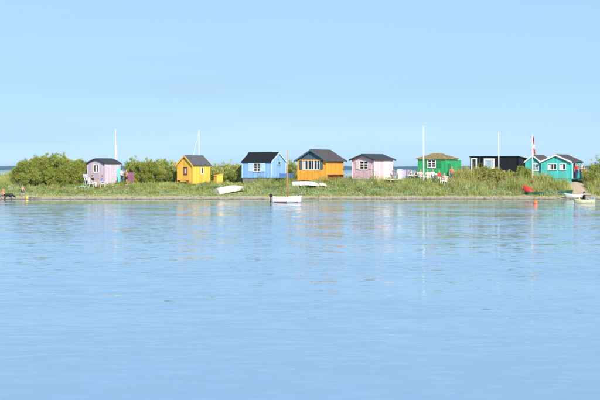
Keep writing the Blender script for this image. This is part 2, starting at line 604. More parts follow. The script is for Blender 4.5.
bush('loose_bush', 'sparser brownish bush just left of the yellow hut', 166, 152.5,
     [(-.4, 0, 1.3, .8, .9, 1.0), (.6, .1, 1.2, .7, .9, .95), (1.2, 0, .8, .8, .9, .8), (.2, -.6, .4, 1.4, .7, .5)], 640, 32, M_grass, seed=14, zs=.82)
bush('loose_bush', 'low bush behind the magenta windbreak', 131, 153.5,
     [(0, 0, .8, .9, .9, .9), (.9, 0, .7, .8, .8, .7)], 160, 28, M_bush, seed=15)
bush('loose_bush', 'wide pale bush between the yellow and the blue hut', 228, 152,
     [(-1.2, 0, .6, .9, 1.0, .85), (.0, .1, .7, 1.1, 1.0, .95), (1.1, 0, .7, .9, 1.0, .85), (0, -.6, .3, 1.7, .7, .45)], 700, 32, M_grass, seed=16)
bush('loose_bush', 'grassy bush in the gap between the blue and the orange hut', 291, 154,
     [(-.4, 0, .6, .7, .8, .9), (.5, .1, .6, .6, .8, .8)], 170, 26, M_grass, seed=17)
bush('tall_shrub', 'golden shrub in front of the left end of the black hut', 474, 146.2,
     [(-.5, 0, .8, .8, .8, .95), (.5, .1, .9, .8, .8, 1.0)], 260, 26, M_reed, seed=18, zs=.74)
bush('tall_shrub', 'tall olive shrub beneath the square window of the black hut', 488, 146.4,
     [(-.3, 0, .9, .8, .8, 1.0), (.7, 0, .8, .8, .8, .95)], 260, 26, M_bush, seed=19, zs=.74)
bush('tall_shrub', 'golden-brown shrub beneath the pole of the black hut', 502, 146.0,
     [(-.4, 0, .8, .8, .8, .85), (.6, 0, .8, .7, .8, .8)], 240, 26, M_reed, seed=20, zs=.74)
bush('tall_shrub', 'green shrub between the black hut and the turquoise hut', 521, 146.2,
     [(-.5, 0, .7, .8, .8, .85), (.4, .1, .8, .8, .8, .95)], 240, 26, M_bush, seed=21, zs=.74)
bush('tall_shrub', 'golden shrub to the right of the green hut', 460, 146.0,
     [(-.4, 0, .6, .7, .7, .75), (.5, 0, .7, .7, .7, .8)], 190, 26, M_reed, seed=22, zs=.74)
bush('dense_bush', 'olive bush at the right edge beyond the sand path', 597, 147,
     [(-.3, 0, .9, .8, .9, 1.1), (.7, .1, 1.2, 1.0, 1.0, 1.25), (-.9, -.4, .5, .6, .7, .7), (1.9, 0, 1.1, 1.0, 1.0, 1.1)], 420, 28, M_bush, seed=23)

VEG = ([-400, 0, 18, 40, 88, 110, 135, 170, 205, 235, 262, 285, 320, 345, 362, 392, 420, 445, 470, 505, 530, 552, 566, 590, 640, 1000],
       [.6, .62, .55, .4, .30, .28, .36, .34, .30, .36, .62, .55, .50, .75, .72, .62, .85, .95, 1.15, 1.05, .95, .85, .60, .80, .9, .8])
def uof(x, y):
    return 300 + x / y * F
CLEAR = []     # (x, y, radius): trodden spots without tall growth
def keep(x, y, hgt):
    k = np.ones(len(x), bool)
    inpath = (np.abs(x - PX(y)) < .95) & (y > 138) & (y < 151)
    k &= ~inpath
    for (cx, cy, cr) in CLEAR:
        k &= (x - cx) ** 2 + (y - cy) ** 2 > cr * cr
    return k

def lumps(x, y):
    return np.clip(.80 + .36 * np.sin(x * 1.15 + 1.7 * np.sin(y * .8)) + .34 * np.sin(x * 2.7 - y * 1.3 + 1) * np.sin(x * .8 + 2) + .20 * np.sin(x * 5.9 + y * 2.1), .25, 1.6)
def tufts(n, r,  y0, y1, hmul, blades, spread, lean, bw, mat, name, label, dens=None, seg=2, xr=(-62, 62), tonebias=.5, hsd=.25, hconst=None):
    x = r.uniform(xr[0], xr[1], n)
    sy = r.uniform(y0, y1, n)
    y = shore(x) + sy
    u = uof(x, y)
    hh = np.interp(u, *VEG) * hmul * (.55 + .45 * sstep(y0, y0 + 3.0, sy)) * np.clip(r.normal(1, hsd, n), .4, 1.6) * lumps(x, y)
    if hconst: hh = hconst * lumps(x, y)
    k = keep(x, y, hh) if not hconst else ~((np.abs(x - PX(y)) < .8) & (y > 138) & (y < 151))
    if dens is not None:
        k &= r.uniform(0, 1, n) < dens(x, y, u, sy)
    x, y, hh = x[k], y[k], hh[k]
    n = len(x)
    z = H(x, y)
    clump = np.clip(tonebias + .30 * np.sin(x * 1.3 + 2 * np.sin(y * .9)) * np.sin(x * .47 + y * .6 + 1) + r.normal(0, .16, n), 0, 1)
    i = np.repeat(np.arange(n), blades)
    m = len(i)
    a = r.uniform(0, 2 * np.pi, m)
    q = r.uniform(0, 1, m) ** .7 * spread
    B = np.stack([x[i] + q * np.cos(a), y[i] + q * np.sin(a), z[i] - .03], 1)
    h = hh[i] * r.uniform(.55, 1.1, m)
    tilt = np.abs(r.normal(0, lean, m))
    d = np.stack([np.cos(a) * tilt, np.sin(a) * tilt, np.ones(m)], 1)
    d /= np.linalg.norm(d, axis=1, keepdims=True)
    sd = np.stack([-np.sin(a + r.normal(0, .8, m)), np.cos(a + r.normal(0, .8, m)), np.zeros(m)], 1)
    wv = bw * r.uniform(.6, 1.4, m)
    mid = B + d * (h * .55)[:, None]
    tip = mid + (d * .75 + np.stack([np.cos(a) * .35, np.sin(a) * .35, -.1 * np.ones(m)], 1) * (tilt * 2)[:, None]) * (h * .5)[:, None]
    w1 = sd * wv[:, None]
    V = np.stack([B - w1 * .8, B + w1 * .8, mid + w1, mid - w1, tip + w1 * .25, tip - w1 * .25], 1).reshape(-1, 3)
    b0 = np.arange(m) * 6
    Q = np.concatenate([np.stack([b0, b0 + 1, b0 + 2, b0 + 3], 1), np.stack([b0 + 3, b0 + 2, b0 + 4, b0 + 5], 1)])
    T = np.clip(clump[i] + r.normal(0, .14, m), 0, 1)
    o = npmesh(name, V, Q, mat, tone=np.concatenate([T, T]))
    tag(o, label, name.replace('_', ' ').split()[-1], kind='stuff')
    return o

def herbs(n, r, y0, y1, hmul, per, rad, mat, name, label, dens=None, xr=(-62, 62), ln=(.06, .16), wd=(.015, .035), tb=.5):
    x = r.uniform(xr[0], xr[1], n)
    sy = r.uniform(y0, y1, n)
    y = shore(x) + sy
    u = uof(x, y)
    hh = np.interp(u, *VEG) * hmul * lumps(x, y) * np.clip(r.normal(1, .25, n), .45, 1.6) * (.6 + .4 * sstep(y0, y0 + 2.5, sy))
    k = keep(x, y, hh)
    if dens is not None:
        k &= r.uniform(0, 1, n) < dens(x, y, u, sy)
    x, y, hh = x[k], y[k], hh[k]
    n = len(x)
    z = H(x, y)
    i = np.repeat(np.arange(n), per)
    m = len(i)
    g = r.normal(size=(m, 3))
    g /= np.linalg.norm(g, axis=1, keepdims=True)
    g *= (r.uniform(.25, 1, m) ** .5)[:, None]
    rr = rad * r.uniform(.6, 1.3, n)
    P = np.stack([x[i] + g[:, 0] * rr[i], y[i] + g[:, 1] * rr[i], z[i] + hh[i] * (.5 + .5 * g[:, 2])], 1)
    D = g + np.array([0, 0, .8]) + r.normal(size=(m, 3)) * .5
    V, Q = leaf_quads(P, D, r.uniform(*ln, m), r.uniform(*wd, m), r)
    cl = np.clip(r.normal(tb, .2, n), 0, 1)
    o = npmesh(name, V, Q, mat, tone=np.clip(cl[i] + r.normal(0, .15, m), 0, 1))
    tag(o, label, name.replace('_', ' ').split()[-1], kind='stuff')
    return o

def gauss(u, c, s):
    return np.exp(-((u - c) / s) ** 2)
def golden(u):
    return np.clip(gauss(u, 495, 45) + .8 * gauss(u, 450, 20) + gauss(u, 610, 30) + .5 * gauss(u, 545, 20), 0, 1)

# ------------------------------------------------------------------ huts
class Hut:
    """near corner at the origin; local +x runs along the right-hand wall, local +y along the left-hand wall"""
    def __init__(s, name, label, u, Y, a, Lr, Ll, floor_z, wall_h, gable, prof, col, board=.13, cat='beach hut', roof_mat=None,
                 over=.18, rake=.15, trim=None, fascia=None, roof_t=.07, gable_mat=None, turn=1):
        s.a, s.Lr, s.Ll, s.h, s.gable, s.prof, s.over, s.rake = R(a) - math.atan((u - 300) / F) * turn, Lr, Ll, wall_h, gable, prof, over, rake
        s.x0, s.y0 = px(u, Y), Y
        s.t = thing(name, label, cat, (s.x0, Y, floor_z), s.a)
        s.col, s.board, s.trim, s.fascia, s.rt, s.roof_mat = col, board, trim, fascia, roof_t, roof_mat
        s.gable_mat = gable_mat
        s.wins = {'L': [], 'R': []}
        s.half = (Ll if gable == 'L' else Lr) / 2
    def topz(s, face, t):
        if face[0] == s.gable or face == {'L': 'BL', 'R': 'BR'}.get(s.gable):
            return s.h + s.ph(abs(t - s.half) / s.half)
        return s.h
    def ph(s, q):
        P = s.prof
        return float(np.interp(q, [p[0] for p in P], [p[1] for p in P]))
    def fp(s, face, t, z, d):
        if face == 'L': return (-d, t, z)
        if face == 'R': return (t, -d, z)
        if face == 'BL': return (s.Lr + d, t, z)
        return (t, s.Ll + d, z)
    def flen(s, face):
        return s.Ll if face in ('L', 'BL') else s.Lr
    def fbox(s, mb, face, t0, t1, z0, z1, d0, d1, z1b=None, mi=0):
        z1b = z1 if z1b is None else z1b
        f = s.fp
        mb.hexa([f(face, t0, z0, d0), f(face, t1, z0, d0), f(face, t1, z0, d1), f(face, t0, z0, d1),
                 f(face, t0, z1, d0), f(face, t1, z1b, d0), f(face, t1, z1b, d1), f(face, t0, z1, d1)], mi)
    def walls(s, gable_z=None):
        rr = random.Random(s.t.name)
        for face in ('L', 'R', 'BL', 'BR'):
            mb = MB()
            W = s.flen(face)
            br = {0.0, W, W / 2}
            k = max(1, round(W / s.board))
            base = [W * i / k for i in range(k + 1)]
            wins = s.wins.get(face, [])
            cuts = set(round(x, 4) for x in base) | {round(W / 2, 4)}
            for (t0, t1, z0, z1) in wins:
                cuts |= {round(t0, 4), round(t1, 4)}
            if face[-1] == s.gable:
                for p in s.prof:
                    cuts |= {round(s.half * (1 - p[0]), 4), round(s.half * (1 + p[0]), 4)}
            cuts = sorted(cuts)
            basei = lambda t: int(t / W * k)
            for a_, b_ in zip(cuts[:-1], cuts[1:]):
                if b_ - a_ < .006:
                    continue
                i = basei((a_ + b_) / 2)
                rr.seed(i * 31 + ord(face[-1]) + len(face))
                d = .012 + rr.uniform(-.004, .006)
                g0 = .004 if abs(a_ - base[i]) < .01 else 0
                g1 = .004 if abs(b_ - base[min(i + 1, k)]) < .01 else 0
                ta, tb = a_ + g0, b_ - g1
                za, zb = s.topz(face, ta), s.topz(face, tb)
                inside = [w_ for w_ in wins if w_[0] - 1e-3 <= a_ and b_ <= w_[1] + 1e-3]
                lo = 0.0
                for w_ in sorted(inside, key=lambda q: q[2]):
                    if w_[2] > lo + .01:
                        s.fbox(mb, face, ta, tb, lo, w_[2], -.05, d)
                    lo = w_[3]
                if gable_z and face == s.gable and za > gable_z:
                    s.fbox(mb, face, ta, tb, lo, min(gable_z, za, zb), -.05, d)
                    if min(za, zb) > gable_z:
                        s.fbox(mb, face, ta, tb, gable_z, za - .01, -.05, d + .02, zb - .01, mi=1)
                else:
                    s.fbox(mb, face, ta, tb, lo, za - .01, -.05, d, zb - .01)
            cm = s.col if not isinstance(s.col, dict) else s.col.get(face[-1], s.col['L'])
            mb.build('wall', [cm, s.gable_mat or cm], s.t)
        # dark room behind the boards
        mb = MB()
        e = .09
        mb.box(e, s.Lr - e, e, s.Ll - e, .02, s.h - .03)
        mb.build('interior', M_dark, s.t)
        # corner boards
        if s.trim:
            for (x, y) in ((0, 0), (s.Lr, 0), (0, s.Ll)):
                mb = MB()
                mb.box(x - .045 + (.0 if x == 0 else -.02), x + .045, y - .045, y + .045, -.005, s.h - .02)
                mb.build('corner_board', s.trim, s.t)
    def roof(s, ridge_cap=True):
        """sheets following the roof profile, with overhangs"""
        P = s.prof
        half, ov = s.half, s.over
        slope = (P[-2][1] - P[-1][1]) / ((P[-1][0] - P[-2][0]) * half)
        pts = [(p[0] * half, s.h + p[1]) for p in P] + []
        pts[-1] = (half + ov, s.h - slope * ov)
        L0, L1 = -s.rake, (s.Lr if s.gable == 'L' else s.Ll) + s.rake
        def P3(along, across, z):
            return (along, half + across, z) if s.gable == 'L' else (half + across, along, z)
        mb = MB()
        for sg in (-1, 1):
            for i in range(len(pts) - 1):
                (q0, z0), (q1, z1) = pts[i], pts[i + 1]
                lo = [P3(L0, sg * q0, z0), P3(L1, sg * q0, z0), P3(L1, sg * q1, z1), P3(L0, sg * q1, z1)]
                hi = [(p[0], p[1], p[2] + s.rt) for p in lo]
                mb.hexa(lo + hi)
        ro = mb.build('roof', s.roof_mat, s.t)
        for sg in (-1, 1):
            for k in range(1, 4):
                al = L0 + (L1 - L0) * k / 4 + .04 * sg
                mb = MB()
                for i in range(len(pts) - 1):
                    (q0, z0), (q1, z1) = pts[i], pts[i + 1]
                    lo = [P3(al - .025, sg * q0, z0 + s.rt + .001), P3(al + .025, sg * q0, z0 + s.rt + .001), P3(al + .025, sg * q1, z1 + s.rt + .001), P3(al - .025, sg * q1, z1 + s.rt + .001)]
                    mb.hexa(lo + [(p[0], p[1], p[2] + .014) for p in lo])
                mb.build('felt_seam', s.roof_mat, ro)
        if ridge_cap:
            mb = MB()
            q = half * .06
            zt = s.h + P[0][1] + s.rt
            dz = (P[0][1] - s.ph(.06))
            for sg in (-1, 1):
                lo = [P3(L0 - .01, 0, zt + .002), P3(L1 + .01, 0, zt + .002), P3(L1 + .01, sg * q, zt - dz + .002), P3(L0 - .01, sg * q, zt - dz + .002)]
                mb.hexa(lo + [(p[0], p[1], p[2] + .02) for p in lo])
            mb.build('ridge_cap', s.roof_mat, ro)
        if s.fascia:
            for along in (L0 - .028, L1 + .003):
                mb = MB()
                for sg in (-1, 1):
                    for i in range(len(pts) - 1):
                        (q0, z0), (q1, z1) = pts[i], pts[i + 1]
                        a_ = [P3(along, sg * q0, z0 - .10), P3(along + .025, sg * q0, z0 - .10), P3(along + .025, sg * q1, z1 - .10), P3(along, sg * q1, z1 - .10)]
                        mb.hexa(a_ + [(p[0], p[1], p[2] + .10 + s.rt + .01) for p in a_])
                mb.build('barge_board', s.fascia, ro)
        return ro
    def cut(s, face, t0, t1, z0, z1):
        s.wins[face].append((t0, t1, z0, z1))
    def window(s, face, t0, t1, z0, z1, cols=2, rows=3, frame=None, pane=None, fw=.055, shutters=None, mun=.03, sw=None, sdet=True, label=None, curtain=None):
        s.cut(face, t0, t1, z0, z1)
        frame = frame or M_white
        mb = MB()
        for (a_, b_, c_, d_) in ((t0 - fw, t0, z0 - fw, z1 + fw), (t1, t1 + fw, z0 - fw, z1 + fw), (t0, t1, z1, z1 + fw), (t0, t1, z0 - fw, z0)):
            s.fbox(mb, face, a_, b_, c_, d_, -.02, .045)
        s.fbox(mb, face, t0 - fw - .02, t1 + fw + .02, z0 - fw - .025, z0 - fw - .001, .0, .075)
        w_ = mb.build('window', frame, s.t)
        if label: w_['label'] = label
        mb = MB()
        s.fbox(mb, face, t0 - .002, t1 + .002, z0 - .002, z1 + .002, -.040, -.032)
        mb.build('pane', pane or M_glass, w_)
        if cols * rows > 1:
            mb = MB()
            for i in range(1, cols):
                t = t0 + (t1 - t0) * i / cols
                wv = mun * 1.5 if cols > 2 or cols == 2 else mun
                s.fbox(mb, face, t - wv / 2, t + wv / 2, z0, z1, -.031, .012)
            for j in range(1, rows):
                z = z0 + (z1 - z0) * j / rows
                s.fbox(mb, face, t0, t1, z - mun / 2, z + mun / 2, -.031, .006)
            mb.build('glazing_bar', frame, w_)
        if curtain:
            mb = MB()
            s.fbox(mb, face, t0 + (t1 - t0) * curtain[0], t0 + (t1 - t0) * curtain[1], z0 + .02, z1 - .02, -.030, -.026)
            mb.build('curtain', M_curtain_refl, w_)
        if shutters:
            sw = sw or (t1 - t0) / 2
            sides = [(t0 - fw - sw - .01, t0 - fw - .01), (t1 + fw + .01, t1 + fw + sw + .01)]
            for k, (a_, b_) in enumerate(sides):
                m_ = shutters[k] if isinstance(shutters, (list, tuple)) else shutters
                if m_ is None: continue
                mb = MB()
                s.fbox(mb, face, a_, b_, z0 - fw, z1 + fw, .030, .055)
                if sdet:
                    for (c_, d_) in ((z0, z0 + .06), (z1 - .06, z1)):
                        s.fbox(mb, face, a_ + .02, b_ - .02, c_, d_, .0551, .072)
                mb.build('shutter', m_, s.t)
        return w_
    def door(s, face, t0, t1, z1, mat, frame=None, proud=.03, open_=False):
        frame = frame or M_white
        mb = MB()
        fw = .06
        for (a_, b_, c_, d_) in ((t0 - fw, t0, 0.01, z1 + fw), (t1, t1 + fw, 0.01, z1 + fw), (t0, t1, z1, z1 + fw)):
            s.fbox(mb, face, a_, b_, c_, d_, .0, .05)
        d_ = MB()
        s.fbox(d_, face, t0, t1, .02, z1, .0, proud)
        do = d_.build('door', mat, s.t)
        mb.build('door_frame', frame, do)
        hb = MB()
        s.fbox(hb, face, t1 - .10, t1 - .06, z1 * .5, z1 * .5 + .12, proud + .001, proud + .05)
        hb.build('handle', M_metal, do)
        return do
    def skirt(s, depth, mat, inset=.05, kind='plinth'):
        mb = MB()
        n = max(3, round((s.Lr + s.Ll) / .35))
        for face in ('L', 'R', 'BL', 'BR'):
            W = s.flen(face)
            k = max(2, round(W / .28))
            for i in range(k):
                s.fbox(mb, face, W * i / k + .006, W * (i + 1) / k - .006, -depth, -.02, -inset - .03, -inset + .006 * (i % 3))
        mb.box(.02, s.Lr - .02, .02, s.Ll - .02, -.018, .015)
        mb.build(kind, mat, s.t)
    def world(s, x, y, z=0.0):
        c, n_ = math.cos(s.a), math.sin(s.a)
        return (s.x0 + c * x - n_ * y, s.y0 + n_ * x + c * y, s.t.location.z + z)

M_lav_l = wood('lavender_board', (.57, .48, .58), var=.10)
M_yel = wood('yellow_board', (.82, .49, .08))
M_blue = wood('blue_board', (.25, .46, .78))
M_orange = wood('orange_board', (.80, .36, .045))
M_pink = wood('pink_board', (.74, .50, .57), var=.06)
M_pink_pale = wood('pale_pink_board', (.82, .69, .72), var=.06)
M_green = wood('green_board', (.035, .36, .13))
M_green_d = wood('dark_green_board', (.02, .22, .08))
M_blackb = wood('black_board', (.012, .012, .015))
M_teal = wood('turquoise_board', (.08, .54, .51))
M_roof_d = pmat('charcoal_felt', (.014, .015, .018), rough=.9, spec=.15, var=.25, vscale=4, bump=.4)
M_roof_g = pmat('grey_felt', (.10, .10, .11), rough=.9, spec=.15, var=.2, vscale=4, bump=.4)
M_roof_b = pmat('brown_grey_felt', (.085, .075, .078), rough=.9, spec=.15, var=.22, vscale=4, bump=.4)
M_roof_l = pmat('slate_grey_felt', (.05, .056, .068), rough=.9, spec=.15, var=.2, vscale=4, bump=.4)
M_thatch = pmat('thatch', (.34, .27, .13), rough=.95, spec=.1, var=.3, vscale=9, stretch=(1, 1, 1), bump=1.0, bscale=30)
M_slate = wood('slate_blue_board', (.075, .12, .16))
M_pale_blue = wood('pale_blue_board', (.46, .65, .86))
M_brown = wood('brown_frame', (.16, .06, .03))

Y0 = 149.0
K = F / Y0
# --- lavender hut
h = Hut('beach_hut', 'lavender beach hut with low curved dark roof at the far left', 104.8, 148.2, 47, 2.36, 2.52, 1.12, 2.42, 'L',
        [(0, .47), (.5, .29), (1, 0)], M_lav_l, roof_mat=M_roof_l, over=.10, rake=.12, trim=M_lav_l, fascia=M_roof_l)
lav = h
h.window('L', .95, 1.55, 1.55, 2.22, 2, 1, pane=M_glass, fw=.10, mun=.07, curtain=(.30, .72))
h.door('R', 1.05, 1.75, 1.85, M_lav_l, frame=M_lav_l)
h.walls(); h.roof(); h.skirt(.35, M_grey)
# --- yellow hut
h = Hut('beach_hut', 'small bright yellow beach hut with grey gable roof', 192.8, 148.5, 46, 2.62, 2.26, 1.22, 2.20, 'L',
        [(0, .92), (1, 0)], M_yel, roof_mat=M_roof_g, over=.16, rake=.16, trim=M_yel, fascia=M_yel)
yel = h
h.window('L', .85, 1.30, 1.22, 1.86, 1, 1, frame=M_brown, pane=M_glass, fw=.09, curtain=(.25, .75))  # pale reflection in the gable pane painted as a white strip
h.window('R', 1.28, 1.58, 1.25, 1.85, 1, 1, frame=M_white, pane=M_glass, fw=.05, curtain=(.0, .55))
h.walls(); h.roof(); h.skirt(.4, M_brown)
# --- blue hut
h = Hut('beach_hut', 'pale blue beach hut with black gable roof on a grey plinth', 271.2, 147.5, 57, 2.85, 3.68, 2.00, 1.72, 'R',
        [(0, .95), (1, 0)], M_blue, roof_mat=M_roof_d, over=.14, rake=.10, trim=M_pale_blue, fascia=M_pale_blue)
blu = h
h.window('L', 1.42, 2.16, .72, 1.52, 2, 3, shutters=M_pale_blue, sw=.62, fw=.06, mun=.05)
h.window('R', 1.25, 1.80, 1.42, 1.70, 2, 1, frame=M_pale_blue, fw=.04, mun=.02)
h.walls(); h.roof(); h.skirt(.75, M_grey)
mb = MB()                                        # porch rail and platform on the gable side
h.fbox(mb, 'R', .25, 2.80, -.06, .0, .03, .95)
for t in (.3, 1.5, 2.72):
    h.fbox(mb, 'R', t, t + .08, -.95, -.06, .82, .90)
mb.build('porch_platform', M_dark, h.t)
M_blue_shaded = wood('deep_blue_board', (.04, .15, .42))  # shade on the porch front is put into this deeper blue
mb = MB()
for k in range(4):
    h.fbox(mb, 'R', .22, 2.82, .03 + k * .115, .125 + k * .115, .90, .93)
mb.build('porch_rail', M_blue_shaded, h.t)
# --- orange hut
h = Hut('beach_hut', 'orange beach hut with slate-blue gable and a row of windows', 326, 147.5, 61, 3.75, 3.42, 1.76, 2.18, 'L',
        [(0, 1.02), (1, 0)], M_orange, roof_mat=M_roof_b, over=.32, rake=.32, fascia=M_slate, gable_mat=M_slate, trim=M_orange)
ora = h
wz0, wz1 = 1.18, 2.06
for k in range(3):
    h.window('L', .78 + k * .72, 1.40 + k * .72, wz0, wz1, 2, 1, fw=.035, mun=.03, curtain=((.60, .95) if k == 2 else None))
for (a_, b_) in ((.36, .70), (2.92, 3.22)):
    mb = MB()
    h.fbox(mb, 'L', a_, b_, wz0 - .05, wz1 + .05, .03, .06)
    mb.build('shutter', M_slate, h.t)
h.walls(gable_z=2.2); h.roof(); h.skirt(.55, M_dark)
M_rust = wood('rust_brown_board', (.28, .10, .03))
mb = MB()                                         # jutting floor over a set-back rust-brown base along the right wall
h.fbox(mb, 'R', .22, 3.74, .52, .62, .03, .28)
for k in range(12):
    h.fbox(mb, 'R', .24 + k * .29, .24 + k * .29 + .28, -.35, .519, .03, .06 + .005 * (k % 3))
mb.build('base_panel', M_rust, h.t)
# --- pink hut
h = Hut('beach_hut', 'pale pink beach hut with low grey roof', 374.3, 147.0, 49, 2.95, 3.10, 1.85, 2.12, 'L',
        [(0, .50), (1, 0)], M_pink, roof_mat=M_roof_l, over=.26, rake=.26, trim=M_pink_pale, fascia=M_roof_l, roof_t=.06)
pin = h
h.window('L', .92, 1.98, 1.12, 1.88, 2, 3, shutters=[M_pink, M_pink_pale], sw=.50, fw=.07, mun=.06)
d = h.door('R', 1.55, 2.45, 1.90, M_pink_pale, frame=M_white)
h.walls(); h.roof(); h.skirt(.6, M_white)
mb = MB()
for k in range(9):
    h.fbox(mb, 'R', .9 + k * .33, .9 + k * .33 + .315, -.06, .0, .04, 1.5)
for t in (1.0, 3.6):
    h.fbox(mb, 'R', t, t + .1, -.75, -.061, 1.3, 1.4)
mb.build('deck', M_cream, h.t)
# --- green hut
h = Hut('beach_hut', 'bright green beach hut with tan thatched hipped roof', 445.7, 147.0, 65, 2.75, 3.20, 1.55, 2.42, 'X',
        [(0, 0), (1, 0)], M_green, roof_mat=M_thatch, trim=M_green)
grn = h
h.half = 1
h.window('L', 1.22, 2.02, 1.62, 2.30, 2, 3, fw=.10, mun=.06, shutters=M_green_d, sw=.55)
h.door('R', .35, 1.15, 1.95, M_green_d, frame=M_green)
h.walls(); h.skirt(.4, M_dark)
def hip_roof(h, over, rise, thick, mat):
    a, b, c, d_ = -over, h.Lr + over, -over, h.Ll + over
    z0 = h.h - .02
    mx, r0, r1 = (a + b) / 2, c + (d_ - c) * .36, c + (d_ - c) * .66
    n = 9
    mb = MB()
    e0 = [(a, c, z0), (b, c, z0), (b, d_, z0), (a, d_, z0)]
    e1 = [(x, y, z0 + thick) for (x, y, z) in e0]
    rd = [(mx, r0, z0 + rise), (mx, r1, z0 + rise)]
    mb.add(e0 + e1 + rd, [(3, 2, 1, 0), (0, 1, 5, 4), (1, 2, 6, 5), (2, 3, 7, 6), (3, 0, 4, 7), (4, 5, 8), (5, 6, 9, 8), (6, 7, 9), (7, 4, 8, 9)])
    ro = mb.build('roof', mat, h.t)
    # straw courses
    r = np.random.default_rng(5)
    P, D = [], []
    faces = [(e1[0], e1[1], rd[0], rd[0]), (e1[1], e1[2], rd[1], rd[0]), (e1[2], e1[3], rd[1], rd[1]), (e1[3], e1[0], rd[0], rd[1])]
    for f in faces:
        A, B, Cc, Dd = [np.array(q) for q in f]
        m = 2600
        s_, t_ = r.uniform(0, 1, (m, 1)), np.clip(r.uniform(-.02, 1, (m, 1)), 0, 1) ** .9
        p = (A * (1 - s_) + B * s_) * (1 - t_) + (Dd * (1 - s_) + Cc * s_) * t_
        dn = ((A + B) / 2 - (Cc + Dd) / 2)
        dn = dn / np.linalg.norm(dn)
        P.append(p + np.array([0, 0, .02])); D.append(dn + r.normal(size=(m, 3)) * .10)
    P, D = np.concatenate(P), np.concatenate(D)
    V, Q = leaf_quads(P, D, r.uniform(.12, .24, len(P)), r.uniform(.008, .018, len(P)), r)
    st = npmesh('straw', V, Q, leafmat('straw', (.25, .19, .085), (.37, .29, .14), (.46, .37, .19), trans=.1), ro, tone=r.uniform(0, 1, len(P)))
    st['kind'] = 'stuff'
    mb = MB()
    mb.tube([(mx, r0 - .05, z0 + rise + .02), (mx, r1 + .05, z0 + rise + .02)], .07, 8)
    mb.build('ridge_roll', mat, ro)
hip_roof(h, .16, .62, .12, M_thatch)
mb = MB()                                         # raised hatch awning on the far side wall
mb.box(2.76, 4.0, .05, .10, 1.55, 2.36)
mb.box(2.76, 4.0, .10, 1.3, 2.30, 2.35)
mb.build('serving_hatch', M_green, h.t)
mb = MB()
mb.box(2.77, 3.98, .02, .048, 1.50, 1.615)  # darker green strip: shade under the hatch put into its colour
mb.build('hatch_shelf', M_green_d, h.t)
# --- black hut (mono-pitch)
h = Hut('beach_hut', 'long low black beach hut with white-framed windows', 518, 148.5, 72, 3.6, 5.35, 1.45, 2.80, 'X',
        [(0, 0), (1, 0)], M_blackb, roof_mat=M_roof_d)
blk = h
h.half = 1
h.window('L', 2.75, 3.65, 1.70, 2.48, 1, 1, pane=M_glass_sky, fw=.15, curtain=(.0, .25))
h.window('L', 4.72, 5.10, 1.15, 2.55, 1, 1, fw=.14)
h.walls()
h.skirt(.35, M_dark)
mb = MB()
lo = [(-.12, -.12, 2.80), (3.72, -.12, 2.50), (3.72, 5.47, 2.50), (-.12, 5.47, 2.80)]
mb.hexa(lo + [(p[0], p[1], p[2] + .09) for p in lo])
mb.build('roof', M_roof_d, h.t)
# lower the tops of the side walls under the sloping roof
for o in h.t.children:
    if o.name.startswith(('wall', 'interior')):
        for v in o.data.vertices:
            if v.co.z > 2.6:
                v.co.z = min(v.co.z, 2.79 - .30 * max(0, v.co.x) / 3.84 - .012)
# --- turquoise hut, two gables
M_fw = M_white
h = Hut('beach_hut', 'turquoise beach hut with white barge boards, the larger of two joined', 571, 147.5, 70, 3.3, 3.28, 1.95, 1.78, 'L',
        [(0, .70), (1, 0)], M_teal, roof_mat=M_roof_b, over=.16, rake=.20, fascia=M_white, trim=M_teal)
tea = h
h.window('L', .62, 1.22, .95, 1.52, 2, 1, fw=.07, mun=.05, curtain=(.52, 1.0))
h.window('L', 1.62, 2.52, .95, 1.52, 3, 1, fw=.07, mun=.05, curtain=(.67, 1.0))
h.door('R', .50, 1.35, 1.62, M_dark, frame=M_white)  # dark panel paints the shade inside the open doorway
h.walls(); h.roof(); h.skirt(.75, M_teal)
mb = MB()
for k in range(7):
    h.fbox(mb, 'R', .1 + k * .3, .1 + k * .3 + .285, -.07, -.01, .05, 1.6)
for t in (.2, 2.0):
    h.fbox(mb, 'R', t, t + .1, -.75, -.071, 1.4, 1.5)
mb.build('terrace', M_grey, h.t)
tx, ty, _ = h.world(0.25, 3.46)
h2 = Hut('beach_hut', 'small turquoise gabled hut joined to the left of the larger turquoise one', 300 + tx / ty * F, ty, math.degrees(tea.a), 3.0, 1.72, 1.95, 1.80, 'L',
         [(0, .66), (1, 0)], M_teal, roof_mat=M_roof_b, over=.14, rake=.20, fascia=M_white, trim=M_teal, turn=0)
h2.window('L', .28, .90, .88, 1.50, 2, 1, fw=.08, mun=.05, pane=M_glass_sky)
h2.walls(); h2.roof(); h2.skirt(.75, M_teal)

# small yellow store beside the yellow hut
t = thing('tool_locker', 'narrow yellow tool locker with sloping lid beside the yellow hut', 'locker', (px(218.5, 149.5), 149.5, Hf(px(218.5, 149.5), 149.5) - .02), R(35))
mb = MB()
mb.hexa([(-.4, -.3, 0), (.4, -.3, 0), (.4, .3, 0), (-.4, .3, 0), (-.4, -.3, .95), (.4, -.3, 1.1), (.4, .3, 1.1), (-.4, .3, .95)])
mb.build('body', M_yel, t)
mb = MB()
lo = [(-.46, -.36, .955), (.46, -.36, 1.128), (.46, .36, 1.128), (-.46, .36, .955)]
mb.hexa(lo + [(p[0], p[1], p[2] + .04) for p in lo])
mb.build('lid', M_yel, t)
mb = MB()
mb.box(-.33, .33, -.325, -.301, .06, .88)
mb.build('door', M_yel, t)

